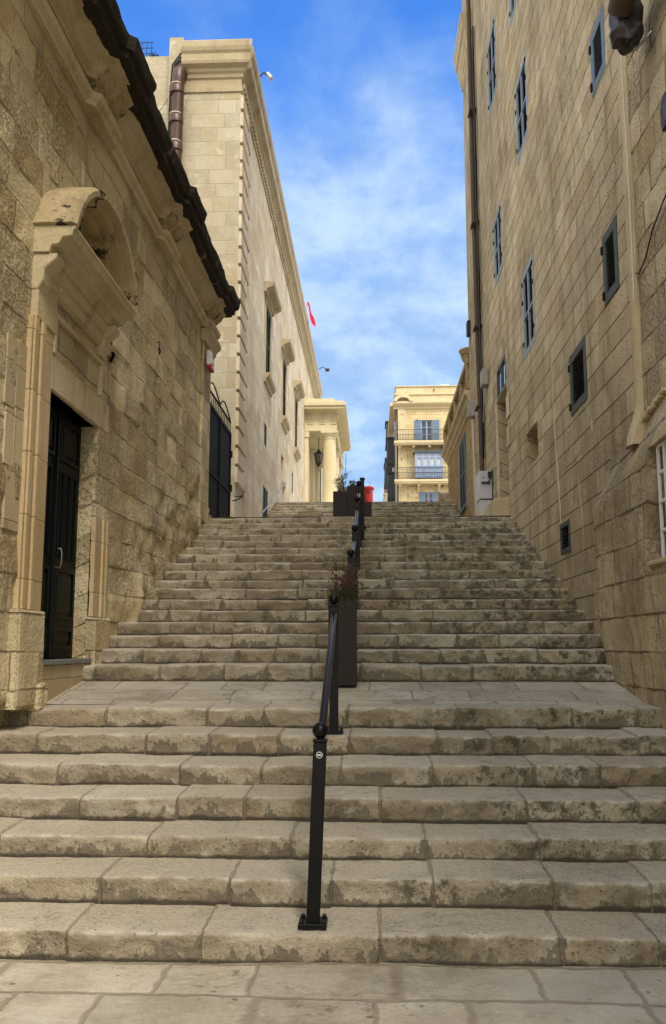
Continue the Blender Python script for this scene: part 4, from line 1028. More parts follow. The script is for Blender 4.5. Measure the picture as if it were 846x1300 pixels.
# fittings on the right wall
PP = thing('wall_downpipe', 'dark weathered downpipe with bundled cables running down to the grey cabinet', 'downpipe', (2.33, 19.2, 4.9))
m = MB(); m.tube([(2.31, 19.25, 19.3), (2.31, 19.25, 12), (2.32, 19.15, 8), (2.32, 18.9, 5.2)], .05, 10); m.build('pipe', M['pipe_rust'], PP, smooth=True)
for k, dd in enumerate((.10, .16, .21)):
    m = MB(); pts = [(2.36, 19.1-dd, 15.5)]
    for i in range(12): pts.append((2.355-.01*k, 19.05-dd*(1.2 if i > 4 else .8)+.05*math.sin(i*1.7+k), 14.5-i*.82))
    m.tube(pts, .02 if k else .028, 6); m.build('cable', M['cable'], PP, smooth=True)
for z in (13.5, 10.8, 8.4, 6.6):
    m = MB(); m.box(2.24, 2.41, 18.95, 19.33, z, z+.05); m.build('pipe_clip', M['pipe_rust'], PP, bevel=.006)
m = MB(); m.tube([(2.30, 20.15, 6.65), (2.30, 20.12, 5.9), (2.32, 20.0, 4.05)], .035, 8); m.tube([(2.29, 20.2, 7.0), (2.28, 20.18, 6.2)], .02, 6)
m.build('conduit', M['sign'], loc=(2.3, 20.1, 4.05), label='pale vertical conduit under the grey junction boxes beside the cabinet', cat='pipe', smooth=True)
JB = thing('junction_box', 'pair of weathered grey junction boxes high on wall above the white cabinet', 'electrical box', (2.3, 20.2, 6.6))
for (a, z0, z1) in ((20.0, 6.68, 7.06), (20.30, 6.74, 7.12)):
    m = MB(); m.box(2.22, 2.37, a, a+.24, z0, z1); m.box(2.205, 2.219, a+.02, a+.22, z0+.02, z1-.02); m.build('box', M['grey_box'], JB, bevel=.008)
m = MB(); m.box(2.28, 2.39, 18.1, 18.45, 6.86, 7.2); m.box(2.266, 2.279, 18.12, 18.43, 6.88, 7.18); m.tube([(2.33, 18.28, 6.86), (2.33, 18.35, 6.5), (2.35, 18.7, 6.2)], .018, 6)
m.build('meter_box', M['grey_box'], loc=(2.35, 18.3, 6.86), label='small pale box with dangling cable beside the dark downpipe', cat='electrical box', bevel=.006)
m = MB(); m.box(2.25, 2.34, 20.5, 20.75, 8.78, 9.08); m.tube([(2.34, 20.6, 8.9), (2.40, 20.6, 8.9)], .03, 8); m.prism([(2.245, 9.081), (2.345, 9.081), (2.33, 9.12), (2.26, 9.12)], 'y', 20.5, 20.75)
m.build('wall_lamp', M['lamp_black'], loc=(2.35, 20.7, 8.8), label='small black wall lamp on the far corner of the tall right building', cat='lamp', bevel=.012)
CB = thing('utility_cabinet', 'white two part utility cabinet with black fittings standing by the door step', 'cabinet', (2.27, 18.1, 4.1))
m = MB(); m.box(2.13, RW-.02, 17.85, 18.45, 4.44, 5.0); U1 = m.build('upper_cabinet', M['cabinet'], CB, bevel=.008)
m = MB(); m.box(2.14, RW-.02, 17.87, 18.45, 4.05, 4.42); m.build('lower_cabinet', M['cabinet'], CB, bevel=.008)
m = MB(); m.box(2.33, 2.40, 17.90, 18.40, 4.36, 5.03) if False else m.box(2.381, 2.40, 17.80, 18.5, 4.38, 5.02); m.build('back_plate', M['slate_frame'], CB)
m = MB(); m.box(2.30, 2.385, 17.80, 17.849, 4.86, 4.98); m.box(2.17, 2.30, 17.80, 17.849, 4.745, 4.775); m.lathe([(.03, 0), (.03, .04)], (2.31, 17.80, 4.76), 12, 'y'); m.lathe([(.012, 0), (.012, .02)], (2.21, 17.83, 4.87), 10, 'y')
m.tube([(2.34, 17.82, 4.87), (2.33, 17.80, 4.82), (2.31, 17.80, 4.78)], .012, 6); m.build('latch', M['lamp_black'], U1, bevel=.004)
m = MB(); m.box(2.19, 2.26, 17.84, 17.869, 4.07, 4.10); m.build('vent_slot', M['lamp_black'], CB)
SG = MB(); SG.box(RW-.03, RW-.008, 15.38, 15.68, 5.50, 5.90); SG.build('number_plate', M['sign'], loc=(RW, 15.5, 5.5), label='larger cream plate on the wall beside the transom door', cat='plate', bevel=.005)
m = MB(); m.box(RW-.035, RW-.010, 15.48, 15.66, 5.0, 5.34); m.box(RW-.041, RW-.036, 15.52, 15.62, 5.06, 5.28)
m.build('intercom', M['sign'], loc=(RW, 15.57, 5.0), label='small cream intercom below the plate beside the transom door', cat='intercom', bevel=.005)
# near fittings, top right
LM = thing('near_wall_lamp', 'black rectangular wall lamp high on the rough near right wall', 'lamp', (2.3, 6.5, 5.6))
m = MB(); m.prism([(6.35, 5.52), (6.68, 5.52), (6.70, 5.58), (6.70, 5.72), (6.64, 5.80), (6.35, 5.80)], 'x', 2.28, 2.37); m.build('housing', M['lamp_black'], LM, bevel=.012)
m = MB(); m.box(2.37, 2.41, 6.45, 6.6, 5.6, 5.7); m.build('bracket', M['lamp_black'], LM)
m = MB(); m.box(2.277, 2.279, 6.40, 6.62, 5.56, 5.71); m.build('lens', M['glass'], LM)
HP = thing('spout_pipe', 'brown pipe elbow emptying into a dark crumpled hopper at top right', 'pipe', (2.2, 7.1, 6.9))
m = MB(); m.tube([(2.39, 6.62, 6.98), (2.22, 6.68, 6.98), (2.14, 6.80, 6.96), (2.12, 6.98, 6.90), (2.12, 7.06, 6.86)], .105, 14); m.build('pipe', M['pipe_rust'], HP, smooth=True)
m = MB()
V = []; F = []
prof = [(.06, .20), (.14, .18), (.15, .08), (.13, -.05), (.15, -.12), (.12, -.19), (.02, -.20)]
for i in range(25):
    u_ = i/24*(len(prof)-1); i0 = min(int(u_), len(prof)-2); f_ = u_-i0
    r_ = prof[i0][0]*(1-f_)+prof[i0+1][0]*f_; z = prof[i0][1]*(1-f_)+prof[i0+1][1]*f_
    for k in range(32):
        a = 2*math.pi*k/32; q = r_*(1+.14*math.sin(3*a+u_*.9)+.05*math.sin(7*a-u_))
        V.append((2.19+q*math.cos(a)*.9, 7.16+q*math.sin(a), 6.83+z*1.1+.02*math.sin(4*a+u_)))
for i in range(24):
    for k in range(32): F.append((i*32+k, i*32+(k+1) % 32, (i+1)*32+(k+1) % 32, (i+1)*32+k))
F += [tuple(range(32)), tuple(24*32+k for k in range(32))[::-1]]
m.add(V, F); m.build('hopper', flat('dark_plastic_sheet', (.035, .028, .03), .4, 0, .4, .3, 20, .15, .006), HP, smooth=True)
m = MB(); m.tube([(2.36, 7.10, 6.66), (2.22, 7.12, 6.52)], .008, 6); m.tube([(2.37, 7.05, 6.66), (2.24, 7.07, 6.50)], .008, 6); m.build('prong', M['steel'], HP)
m = MB(); m.tube([(RW-.05, 7.84+.01*math.sin(z*2), z) for z in np.linspace(19, 4.6, 30)], .008, 6)
m.build('white_wall_cable', M['white_cable'], loc=(RW, 7.84, 4.6), label='thin white cable clipped along the pale plaster strip', cat='cable')
m = MB(); m.tube([(RW-.03, 7.82, 4.85), (RW-.035, 7.72, 4.80), (RW-.035, 7.5, 4.86), (RW-.035, 7.3, 5.0), (RW-.035, 7.0, 5.10), (RW-.035, 6.6, 5.2)], .007, 6)
m.build('dark_wall_cable', M['cable'], loc=(RW, 7.4, 4.9), label='thin dark cable sagging across the rough near right wall', cat='cable')

# ================================================================== HOUSE WITH BALUSTRADE (far right)
HB = thing('balustraded_house', 'golden stone house with roof balustrade and dark blue shutter beyond the tall right building', 'house', (RW+3, 25, 4))
HY0, HY1, HZ = 20.98, 28.2, 7.50
wall('wall', RP, HY0, HY1, 3.6, HZ, .07, [(22.85, 24.15, 5.10, 6.90, .08)], lambda U, V: .012*fbm(U, V, 2, 4, 61)+.0, M['far_house'], HB, flip=True)
m = MB(); m.box(RW+.3, 10, HY0, HY1-.1, 3.6, HZ+.05); m.build('core', M['far_house'], HB)
m = MB(); m.box(RW-.0, RW+.32, HY1-.02, HY1+.03, 3.6, HZ); m.build('corner', M['far_house'], HB)
m = MB(); m.prism([(RW+.1, HZ-.30), (RW-.03, HZ-.30), (RW-.04, HZ-.22), (RW-.10, HZ-.18), (RW-.13, HZ-.08), (RW-.20, HZ-.04), (RW-.21, HZ+.06), (RW+.3, HZ+.08)], 'y', HY0, HY1+.1); m.build('string_course', M['plaster'], HB, bevel=.008)
m = MB(); m.box(RW-.12, RW+.14, HY0+.02, HY1, HZ+.082, HZ+.20); m.box(RW-.14, RW+.16, HY0+.02, HY1+.05, HZ+.72, HZ+.86)
for y in (HY0+.05, 22.6, 24.3, 26.1, HY1-.35): m.box(RW-.13, RW+.15, y, y+.34, HZ+.202, HZ+.718)
m.build('parapet', M['far_house'], HB, bevel=.01)
y = HY0+.5
while y < HY1-.4:
    if all(abs(y-q-.17) > .24 for q in (HY0+.05, 22.6, 24.3, 26.1, HY1-.35)):
        bal = MB(); bal.lathe([(.06, HZ+.20), (.06, HZ+.24), (.04, HZ+.27), (.085, HZ+.38), (.05, HZ+.54), (.035, HZ+.60), (.055, HZ+.66), (.055, HZ+.72)], (RW+.0, y, 0), 10); bal.build('baluster', M['far_house'], HB, smooth=True)
    y += .21
for y in (21.75,):
    u = MB(); u.lathe([(.10, HZ+.86), (.06, HZ+.92), (.16, HZ+1.05), (.21, HZ+1.22), (.24, HZ+1.28), (.20, HZ+1.32)], (RW+.0, y, 0), 16); u.build('urn', M['far_house'], HB, smooth=True)
m = MB(); shutter_pair(m, RW-.03, 22.87, 24.13, 5.12, 6.88, .035, .055); SH = m.build('shutter', M['teal_shutter'], HB)
m = MB(); m.box(RW-.04, RW-.0, 22.80, 22.86, 5.04, 6.96); m.box(RW-.04, RW-.0, 24.14, 24.2, 5.04, 6.96); m.box(RW-.04, RW-.0, 22.861, 24.139, 6.89, 6.96); m.box(RW-.06, RW-.0, 22.861, 24.139, 5.04, 5.11); m.build('shutter_frame', M['blue_frame'], SH)
m = MB(); m.box(RW+.02, RW+.06, 22.87, 24.13, 5.1, 6.9); m.build('window_pane', M['glass'], HB)
m = MB(); m.add([(RW-.24, 26.5, 3.6), (RW-.24, 29.5, 3.6), (RW-.24, 29.5, 6.62), (RW-.24, 26.5, 5.75), (RW+.3, 26.5, 3.6), (RW+.3, 29.5, 3.6), (RW+.3, 29.5, 6.62), (RW+.3, 26.5, 5.75)],
      [(0, 1, 2, 3), (4, 7, 6, 5), (0, 3, 7, 4), (1, 5, 6, 2), (3, 2, 6, 7), (0, 4, 5, 1)])
m.build('ramp_wall', M['far_house'], loc=(RW, 28, 5.7), label='low sloping stone wall at the right edge of the top steps', cat='wall', bevel=.01)

# ================================================================== BACKGROUND BUILDING
BB = thing('balcony_building', 'cream stone corner building at the top of the street with blue enclosed balcony', 'building', (6, 80, 8))
BY = 80.0; bx0, bx1 = 2.25, 14.0
bw_ = [(4.45, 5.45, 19.70, 21.75, .2), (4.62, 5.42, 13.2, 15.15, .2), (4.3, 5.8, 16.5, 18.4, .2)]
wall('wall', lambda u, v, h: (u, BY-h, v), bx0, bx1, 7.5, 23.1, .25, bw_, lambda U, V: 0*U, M['back_wall'], BB)
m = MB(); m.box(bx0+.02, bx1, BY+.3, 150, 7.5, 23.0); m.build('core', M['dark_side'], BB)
m = MB(); m.box(bx0, bx0+.4, BY, BY+.32, 7.5, 23.0); m.build('side_edge', M['back_wall'], BB)
# attic with parapet and cornices
m = MB(); m.box(bx0-.1, bx1, BY-.05, BY+6, 23.102, 24.05); m.box(bx0-.2, bx1, BY-.15, BY+6.2, 24.052, 24.2); m.box(bx0-.05, bx1, BY+.1, BY+6, 24.202, 24.85); m.box(bx0-.12, bx1, BY+.0, BY+6.1, 24.852, 24.95); m.build('parapet', M['back_trim'], BB, bevel=.02)
m = MB(); m.prism([(BY+.1, 22.75), (BY-.10, 22.75), (BY-.14, 22.95), (BY-.35, 23.05), (BY-.50, 23.2), (BY-.50, 23.36), (BY+.1, 23.45)], 'x', bx0-.3, bx1); m.box(bx0-.6, bx0-.02, BY-.2, 150, 23.0, 23.3); m.build('cornice', M['back_trim'], BB, bevel=.02)
m = MB(); pts = [(2.85+.85*math.cos(math.pi*i/16), 23.38+.62*math.sin(math.pi*i/16)) for i in range(17)]
inn = [(2.85+.55*math.cos(math.pi*i/16), 23.38+.34*math.sin(math.pi*i/16)) for i in range(16, -1, -1)]
m.prism(pts+inn, 'y', BY-.6, BY-.04); m.build('arched_pediment', M['back_trim'], BB)
m = MB(); m.box(bx0+.1, bx0+.85, BY-.12, BY+.02, 8, 22.74); P1 = m.build('corner_pilaster', M['back_trim'], BB, bevel=.02)
for z0, z1 in ((20.9, 22.3), (17.3, 18.6), (12.5, 15.2)):
    m = MB()
    m.box(bx0+.26, bx0+.30, BY-.16, BY-.12, z0, z1); m.box(bx0+.66, bx0+.70, BY-.16, BY-.12, z0, z1); m.box(bx0+.26, bx0+.70, BY-.165, BY-.12, z1, z1+.05); m.box(bx0+.26, bx0+.70, BY-.165, BY-.12, z0-.05, z0); m.build('panel_moulding', M['back_trim'], P1)
def iron_balcony(z, x0, x1, h, brackets):
    s = MB(); s.box(x0, x1, BY-1.05, BY, z-.22, z); s.box(x0+.08, x1-.05, BY-.98, BY, z-.36, z-.221)
    B = s.build('balcony', M['back_trim'], BB, bevel=.02)
    for xb in brackets:
        b = MB(); b.prism([(BY, z-.362), (BY-.85, z-.362), (BY-.80, z-.55), (BY-.35, z-.70), (BY-.12, z-1.0), (BY, z-1.0)], 'x', xb, xb+.26); b.build('bracket', M['back_trim'], B, bevel=.02)
    r_ = MB()
    for zz in (z+.08, z+h*.55, z+h): r_.box(x0+.02, x1, BY-1.02, BY-.99, zz, zz+.04)
    x = x0+.02
    while x < x1:
        r_.box(x, x+.025, BY-1.015, BY-.995, z, z+h); x += .14
    x = x0+.1
    while x < x1-.2:
        r_.tube([(x+.13+.10*math.cos(a*.785), BY-1.005, z+.33+.16*math.sin(a*.785)) for a in range(9)], .012, 4, False); x += .28
    for yy in np.arange(BY-1.0, BY, .14): r_.box(x0+.02, x0+.045, yy, yy+.025, z, z+h)
    r_.box(x0+.01, x0+.05, BY-1.0, BY, z+h, z+h+.04)
    r_.build('railing', M['iron_rail'], B)
iron_balcony(19.62, 1.98, 9.5, .98, (2.35, 3.6, 5.0, 6.35, 7.6, 8.8))
iron_balcony(16.12, 1.98, 9.5, 1.05, (2.35, 4.0, 5.8, 7.3, 8.8))
# upper French window with open shutters
def fr_window(x0, x1, z0, z1, sw):
    f = MB(); f.box(x0, x0+.08, BY+.10, BY+.16, z0, z1); f.box(x1-.08, x1, BY+.10, BY+.16, z0, z1); f.box(x0+.081, x1-.081, BY+.10, BY+.16, z1-.1, z1); xm = (x0+x1)/2; f.box(xm-.06, xm+.06, BY+.09, BY+.16, z0, z1-.101)
    for zz in (z0+(z1-z0)*.35, z0+(z1-z0)*.68): f.box(x0+.081, x1-.081, BY+.105, BY+.155, zz, zz+.05)
    W = f.build('window', M['blue_wood'], BB)
    p_ = MB(); p_.box(x0, x1, BY+.165, BY+.175, z0, z1); p_.build('pane', M['glass'], W)
    for (a, b) in ((x0-sw, x0-.02), (x1+.02, x1+sw)):
        s = MB(); s.box(a, b, BY-.08, BY-.03, z0, z1)
        for q in range(int((z1-z0)/.12)): 
            if abs(q*.12-(z1-z0)*.48) > .1: s.box(a+.08, b-.08, BY-.10, BY-.081, z0+.06+q*.12, z0+.06+q*.12+.07)
        s.box(a, a+.07, BY-.105, BY-.081, z0, z1); s.box(b-.07, b, BY-.105, BY-.081, z0, z1); s.box(a+.071, b-.071, BY-.104, BY-.081, z0+(z1-z0)*.48-.05, z0+(z1-z0)*.48+.06)
        s.build('shutter', M['blue_wood2'], W)
    t_ = MB(); t_.box(x0-.12, x1+.12, BY-.05, BY+.02, z1, z1+.16); t_.build('lintel', M['back_trim'], W)
fr_window(4.45, 5.45, 19.64, 21.72, .62)
fr_window(4.62, 5.42, 13.2, 15.12, .42)
# enclosed wooden balcony
gx0, gx1 = 3.82, 6.27
e = MB(); e.box(gx0, gx1, BY-.98, BY-.001, 16.22, 17.28); EB = e.build('enclosed_balcony', M['blue_wood'], BB, bevel=.02, label='cornflower blue enclosed wooden balcony')
e = MB(); e.box(gx0, gx1, BY-.9, BY, 17.281, 18.5); e.build('glazing', M['curtain'], EB)
e = MB()
for k in range(5): xx = gx0+(gx1-gx0-.14)*k/4; e.box(xx, xx+.14, BY-1.0, BY-.88, 17.281, 18.48)
for zz in (17.30, 18.05, 18.42): e.box(gx0, gx1, BY-.985, BY-.89, zz, zz+.08)
for k in range(4):
    xx = gx0+.14+(gx1-gx0-.14)*k/4; wk = (gx1-gx0-.14)/4-.14
    e.box(xx+.0, xx+.05, BY-.95, BY-.895, 17.4, 18.4); e.box(xx+wk-.05, xx+wk, BY-.95, BY-.895, 17.4, 18.4); e.box(xx+wk/2-.025, xx+wk/2+.025, BY-.95, BY-.896, 18.13, 18.42)
e.build('frame', M['blue_wood'], EB)
e = MB()
for (a, b) in ((gx0+.15, gx0+.62), (gx0+.75, gx1-.75), (gx1-.62, gx1-.15)):
    e = MB(); e.box(a, b, BY-1.005, BY-.981, 16.34, 16.40); e.box(a, b, BY-1.005, BY-.981, 17.08, 17.14); e.box(a, a+.06, BY-1.005, BY-.981, 16.401, 17.079); e.box(b-.06, b, BY-1.005, BY-.981, 16.401, 17.079)
    e.build('panel_moulding', M['blue_wood2'], EB)
e = MB(); e.box(gx0-.15, gx1+.15, BY-1.12, BY, 18.502, 18.62); e.box(gx0-.05, gx1+.05, BY-1.0, BY, 18.622, 18.7); e.build('canopy', flat('dark_canopy', (.06, .075, .1), .6), EB, bevel=.02)
# balconies on the shaded side
for (yy, z, w) in ((88, 19.6, 2.2), (95, 23.0, 3), (100, 20.0, 3.2), (108, 21.0, 3.2), (88, 16.1, 2.4), (92, 12.9, 2.2)):
    s = MB(); s.box(bx0-.75, bx0+.05, yy, yy+w, z+.05, z+1.1); s.box(bx0-.72, bx0+.05, yy+.05, yy+w-.05, z+1.101, z+2.3); s.box(bx0-.82, bx0+.05, yy-.1, yy+w+.1, z+2.301, z+2.45); s.box(bx0-.8, bx0+.05, yy-.1, yy+w+.1, z-.2, z+.049)
    s.build('side_balcony', flat('dark_painted_timber', (.035, .04, .05), .6) if 'dt' not in M else M['dt'], BB, bevel=.02)
m = MB(); m.tube([(3.0, BY+1.5, 24.9), (3.0, BY+1.5, 25.3)], .02, 5); m.box(6.4, 7.1, BY+1, BY+2, 24.95, 25.35); m.lathe([(.35, 0), (.35, .25), (.1, .35)], (5.6, BY+2, 24.95), 12)
m.build('roof_tank', M['white_plastic'], BB)
m = MB()
for (x, z) in ((4.05, 21.55), (2.6, 18.0), (3.95, 15.6), (6.2, 15.55), (6.9, 15.9), (6.1, 15.95), (5.6, 24.4)): m.box(x, x+.10, BY-.12, BY-.0, z, z+.22)
m.build('wall_fitting', M['iron_rail'], BB, bevel=.01)
# building beyond the portico
FB = thing('far_street_house', 'small dark roofed stone house seen past the portico columns', 'house', (-3, 64, 8))
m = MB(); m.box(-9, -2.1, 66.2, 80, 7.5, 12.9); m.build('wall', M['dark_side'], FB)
m = MB(); m.box(-9, -1.85, 66.0, 80.2, 12.901, 13.15); m.box(-9, -1.95, 66.1, 80.1, 12.7, 12.9); m.build('roof', M['iron_rail'], FB)
m = MB()
for x in (-2.9, -2.4, -1.95): m.tube([(x, 66.3, 13.1), (x, 66.3, 14.6)], .03, 5)
for z in (13.6, 14.1, 14.6): m.tube([(-4, 66.3, z), (-1.95, 66.3, z)], .025, 5)
m.tube([(-1.95, 66.3, 14.6), (-1.95, 66.3, 15.8)], .03, 5)
m.build('roof_railing', M['blue_frame'], FB)
m = MB()
for z in (9.2, 11.2): m.box(-2.099, -1.8, 67.5, 69.5, z, z+1.3)
m.box(-3.2, -2.5, 66.15, 66.2, 11.4, 12.4); m.build('balcony', flat('dark_timber', (.05, .05, .05), .6), FB, bevel=.02)

# ================================================================== HANDRAILS
def post(parent, x, y, z0, h, ball=True, lean=0.0, w=.068, sticker=False):
    m = MB(); a = w/2
    m.add([(x-a, y-a, z0), (x+a, y-a, z0), (x+a, y+a, z0), (x-a, y+a, z0), (x-a+lean, y-a, z0+h), (x+a+lean, y-a, z0+h), (x+a+lean, y+a, z0+h), (x-a+lean, y+a, z0+h)],
          [(0, 3, 2, 1), (4, 5, 6, 7), (0, 1, 5, 4), (1, 2, 6, 5), (2, 3, 7, 6), (3, 0, 4, 7)])
    P_ = m.build('post', M['black'], parent, bevel=.004)
    m = MB(); m.box(x-.072, x+.072, y-.072, y+.072, z0-.012, z0+.012)
    P2_ = m.build('base_plate', M['black'], P_, bevel=.003)
    m = MB()
    for sx in (-1, 1):
        for sy in (-1, 1): m.lathe([(.011, 0), (.011, .012), (.006, .018)], (x+sx*.055, y+sy*.055, z0+.012), 6)
    m.build('bolt', M['black'], P_)
    if ball:
        m = MB(); m.box(x-a-.004+lean, x+a+.004+lean, y-a-.004, y+a+.004, z0+h, z0+h+.012); m.lathe([(.02, 0), (.02, .02)], (x+lean, y, z0+h+.01), 12); m.build('cap', M['black'], P_, bevel=.002)
        m = MB(); m.sphere((x+lean, y, z0+h+.012+.044), .042, 24); m.build('ball_finial', M['black'], P_, smooth=True)
    else:
        m = MB(); m.box(x-a-.01, x+a+.01, y-a-.01, y+a+.01, z0+h, z0+h+.03); m.build('cap', M['black'], P_, bevel=.003)
    if sticker:
        m = MB(); m.lathe([(.017, -.0), (.017, .0012)], (x+lean*.93, y-a-.0015, z0+h-.065), 24, 'y'); s_ = m.build('round_badge', M['white_plastic'], P_)
        m = MB(); m.lathe([(.0135, -.0), (.0135, .0008)], (x+lean*.93, y-a-.0026, z0+h-.065), 24, 'y'); m.build('badge_centre', M['lamp_black'], s_)
        m = MB(); m.box(x+lean*.93-.010, x+lean*.93+.010, y-a-.0036, y-a-.0028, z0+h-.069, z0+h-.061); m.build('badge_mark', M['white_plastic'], s_)
def rail(parent, pts, r=.024):
    m = MB(); m.tube(pts, r, 12); m.build('rail', M['rail'], parent, smooth=True)
HR = thing('handrail', 'long black handrail of two ball topped posts on the lowest flight of steps', 'handrail', (-.3, 5, .14))
post(HR, -.315, 4.86, .155, .90, True, .035, sticker=True)
post(HR, -.305, 7.12, .895, .96, True, .0)
rail(HR, [(-.28, 4.90, 1.02), (-.282, 4.96, 1.055), (-.30, 7.05, 1.79), (-.302, 7.10, 1.80)])
HU = thing('upper_handrail', 'black handrail with closely set ball topped posts on the middle flight behind tall planter', 'handrail', (-.25, 11, 2))
ups = [(9.42, -.225), (10.82, -.212), (12.30, -.205), (13.55, -.20)]
for (y, x) in ups: post(HU, x, y, street_z(y), .94)
post(HU, -.15, 13.95, street_z(13.95), .97, False, w=.055)
post(HU, -.165, 14.6, street_z(14.6), .80, False, w=.055)
for (a, b) in zip(ups[:-1], ups[1:]):
    rail(HU, [(a[1], a[0]+.03, street_z(a[0])+.88), (b[1], b[0]-.03, street_z(b[0])+.84)])

# ================================================================== PLANTERS AND PLANTS
def planter(x, y, z, w, h, label):
    o = thing('planter', label, 'planter', (x, y, z))
    m = MB(); t = .012; a = w/2
    for (q0, q1, r0, r1) in ((x-a, x+a, y-a, y-a+t), (x-a, x+a, y+a-t, y+a), (x-a, x-a+t, y-a+t, y+a-t), (x+a-t, x+a, y-a+t, y+a-t)): m.box(q0, q1, r0, r1, z, z+h)
    m.box(x-a+t, x+a-t, y-a+t, y+a-t, z, z+.02); b = m.build('box', M['planter'], o, bevel=.002)
    m = MB(); m.box(x-a+t, x+a-t, y-a+t, y+a-t, z+h-.10, z+h-.05); m.build('soil', M['soil'], o)
    return o
def plant(x, y, z, h, w, label, name, leafm, n, green=0, ls=.018, stems=9):
    o = thing(name, label, 'plant', (x, y, z))
    st = MB(); lf = MB(); tips = []
    for i in range(stems):
        a = random.uniform(0, 6.28); lean = random.uniform(.1, 1)*w*.5
        p = Vector((x+random.uniform(-.04, .04), y+random.uniform(-.04, .04), z-.06)); pts = [p.copy()]
        q = Vector((math.cos(a)*lean, math.sin(a)*lean, h*random.uniform(.65, 1.0)))
        for k in range(1, 7): pts.append(p+q*(k/6)+Vector((random.uniform(-1, 1), random.uniform(-1, 1), 0))*.012*k)
        st.tube(pts, [.006*(1-.12*k) for k in range(7)], 5)
        for k in range(2, 7):
            for _ in range(3):
                b = pts[k]; d = Vector((random.gauss(0, 1), random.gauss(0, 1), random.gauss(.5, .7))).normalized()*h*random.uniform(.1, .24)
                st.tube([b, b+d*.5+Vector((0, 0, .01)), b+d], [.003, .002, .0012], 4); tips += [b+d, b+d*.7, b+d*.45]
    for _ in range(n):
        c = random.choice(tips); tuft(lf, c, .03, 1, ls*random.uniform(.6, 1.3))
    st.build('stem', M['twig'], o); lf.build('foliage', leafm, o)
    if green:
        g_ = MB(); 
        for _ in range(green):
            a = random.uniform(0, 6.28); r_ = w*.45*random.random()**.5
            tuft(g_, (x+r_*math.cos(a), y+r_*math.sin(a), z+h*.42*random.random()**1.3-.05), .03, 1, ls*1.2)
        g_.build('green_foliage', M['green_leaf'], o)
    return o
planter(-.285, 8.62, 1.19, .262, .775, 'tall dark brown planter standing on the near landing by the handrail')
plant(-.285, 8.62, 1.95, .44, .34, 'reddish dry twiggy plant with green base in the near landing planter', 'dry_shrub', M['dry_leaf'], 1500, 1300, .012, 16)
ZP = F2Z
planter(-.625, 17.4, ZP, .265, .71, 'dark planter on the upper landing, leftmost of three')
plant(-.625, 17.4, ZP+.66, .46, .30, 'bare greyish shrub in the leftmost planter of the upper landing', 'bare_shrub', M['grey_leaf'], 900, 0, .012, 12)
planter(-.365, 17.4, ZP, .24, .82, 'tallest dark planter on the upper landing, between two others')
plant(-.365, 17.4, ZP+.77, .20, .24, 'short dark green plant in the middle planter of the upper landing', 'small_shrub', M['green_leaf'], 500, 0, .018, 7)
planter(-.12, 17.1, ZP, .22, .45, 'low dark planter on the upper landing behind the handrail posts')
plant(-.12, 17.1, ZP+.40, .55, .16, 'thin sparse twigs rising from the low planter behind handrail posts', 'sparse_shrub', M['grey_leaf'], 120, 0, .010, 4)

# ================================================================== PILLAR BOX
PB = thing('pillar_box', 'red cylindrical pillar box at the top of the steps beside the planters', 'post box', (-.17, 40, 7.5))
z0 = 7.42
m = MB(); m.lathe([(.25, z0), (.25, z0+.14), (.21, z0+.16), (.205, z0+1.02)], (-.17, 40, 0), 24); m.build('body', M['red'], PB, smooth=True)
m = MB(); m.lathe([(.205, z0+1.02), (.24, z0+1.03), (.27, z0+1.08), (.27, z0+1.12), (.20, z0+1.18), (.02, z0+1.22)], (-.17, 40, 0), 24); m.build('cap', M['red'], PB, smooth=True)
m = MB(); m.box(-.28, -.06, 39.775, 39.80, z0+.88, z0+.92); m.build('slot', M['lamp_black'], PB)
m = MB(); m.box(-.30, -.04, 39.78, 39.80, z0+.25, z0+.82); m.build('door', M['red'], PB, bevel=.008)
m = MB(); m.lathe([(.26, 7.2), (.26, z0)], (-.17, 40, 0), 24); m.build('base', M['lamp_black'], PB)
m = MB(); m.lathe([(.16, 9.0), (.16, 14.6), (.20, 14.65), (.20, 14.8), (.05, 14.9)], (1.18, 79, 0), 12)
m.build('stone_bollard', M['dark_side'], loc=(1.18, 79, 8), label='grey stone post standing left of the cream corner building', cat='post')

# ================================================================== WORLD, SUN, CAMERA
SUN_EL, SUN_AZ = R(54), R(27)          # azimuth: behind the camera, to the right
sd = Vector((math.sin(SUN_AZ)*math.cos(SUN_EL), -math.cos(SUN_AZ)*math.cos(SUN_EL), math.sin(SUN_EL)))
w = bpy.data.worlds.new('World'); scene.world = w; w.use_nodes = True
t = w.node_tree; t.nodes.clear()
class WN(NT):
    def __init__(s, tree): s.t = tree
n = WN(t)
out = t.nodes.new('ShaderNodeOutputWorld'); bg = t.nodes.new('ShaderNodeBackground'); t.links.new(bg.outputs[0], out.inputs[0])
sky = t.nodes.new('ShaderNodeTexSky'); sky.sky_type = 'NISHITA'; sky.sun_disc = False
sky.sun_elevation = SUN_EL; sky.sun_rotation = math.pi-SUN_AZ
sky.air_density = 1.0; sky.dust_density = .4; sky.ozone_density = 2.5
tc = t.nodes.new('ShaderNodeTexCoord')
dx_, dy_, dz_ = n.sep(tc.outputs['Generated'])
den = n.M('ADD', n.M('MAXIMUM', dz_, 0.0), .16)
cu = n.M('DIVIDE', dx_, den); cv = n.M('DIVIDE', dy_, den)
vec = n.comb(cu, n.M('MULTIPLY', cv, .7), 0.0)
c1 = n.noise(vec, .85, 5, .55, .2)
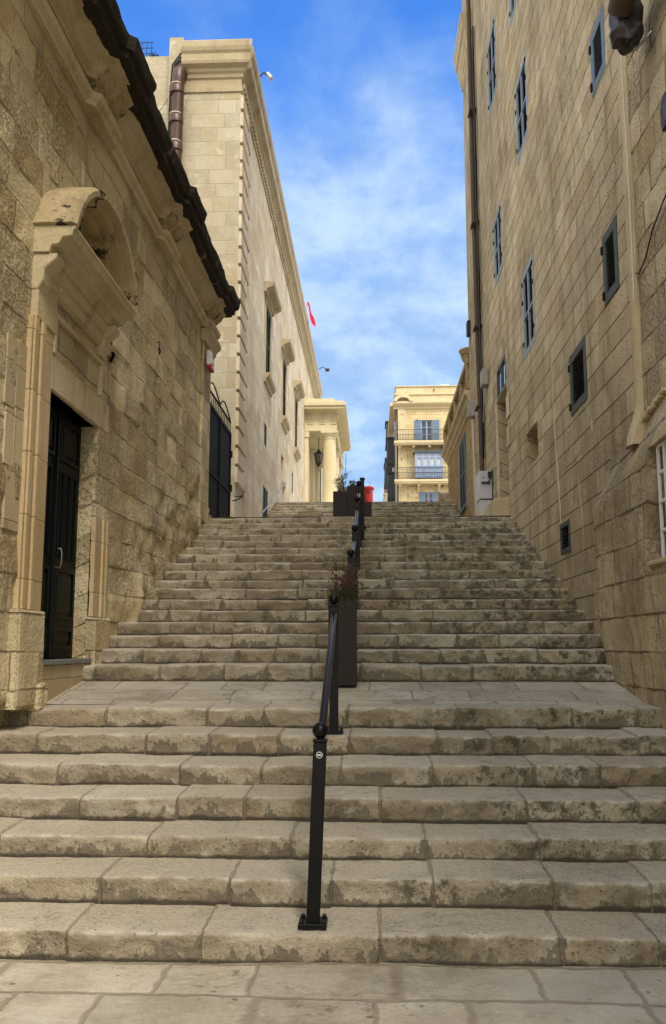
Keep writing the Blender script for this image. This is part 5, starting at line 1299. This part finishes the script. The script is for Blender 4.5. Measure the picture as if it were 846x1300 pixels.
c2 = n.noise(n.comb(n.M('ADD', cu, 5.0), n.M('MULTIPLY', cv, .75), 1.0), 5.0, 5, .6, .1)
cl = n.M('ADD', n.M('MULTIPLY', c1, .72), n.M('MULTIPLY', c2, .28))
elev = n.map(dz_, .26, .60, 0, 1, False)
thr = n.M('ADD', .18, n.M('MULTIPLY', elev, .34))
mask = n.map(n.M('SUBTRACT', cl, thr), -.09, .22, .0, .93)
skyc = n.mix(1.0, sky.outputs[0], (.27, .62, 1.08), 'MULTIPLY')
cloudc = n.mix(n.map(c2, .35, .7), (1.25, 1.95, 3.0), (2.2, 2.85, 3.65))
back = n.map(n.M('ADD', n.M('MULTIPLY', dy_, 1.0), n.M('MULTIPLY', n.M('ABSOLUTE', dx_), -.75)), .25, -.35)      # out-of-view bright cloud added behind and beside the camera as fill light
cloudc = n.mix(back, cloudc, n.mix(n.map(c1, .3, .7), (5.2, 5.1, 4.7), (7.2, 6.9, 6.2)))
mask = n.M('MAXIMUM', mask, n.M('MULTIPLY', back, .93))
n.put(bg.inputs[0], n.mix(mask, skyc, cloudc))
bg.inputs[1].default_value = .13

sl = bpy.data.lights.new('sun', 'SUN'); sl.energy = 1.5; sl.angle = R(20); sl.color = (1.0, .90, .76)
so = bpy.data.objects.new('sun', sl); COL.objects.link(so); so.rotation_euler = sd.to_track_quat('Z', 'Y').to_euler(); so.location = (5, -5, 30)

cam = bpy.data.cameras.new('camera'); co = bpy.data.objects.new('camera', cam); COL.objects.link(co)
cam.sensor_fit = 'VERTICAL'; cam.sensor_height = 36; cam.lens = 1150/1300*36; cam.clip_start = .05; cam.clip_end = 3000
pit_ = math.atan(170/1150); yaw_ = math.atan(51/1150*math.cos(pit_))
co.location = (0, 0, 1.55); co.rotation_euler = (math.pi/2+pit_, 0, yaw_)
scene.camera = co
scene.cycles.max_bounces = 6; scene.cycles.diffuse_bounces = 3; scene.cycles.glossy_bounces = 2
scene.view_settings.view_transform = 'Standard'; scene.view_settings.look = 'None'
scene.view_settings.exposure = 1.2; scene.view_settings.gamma = 1
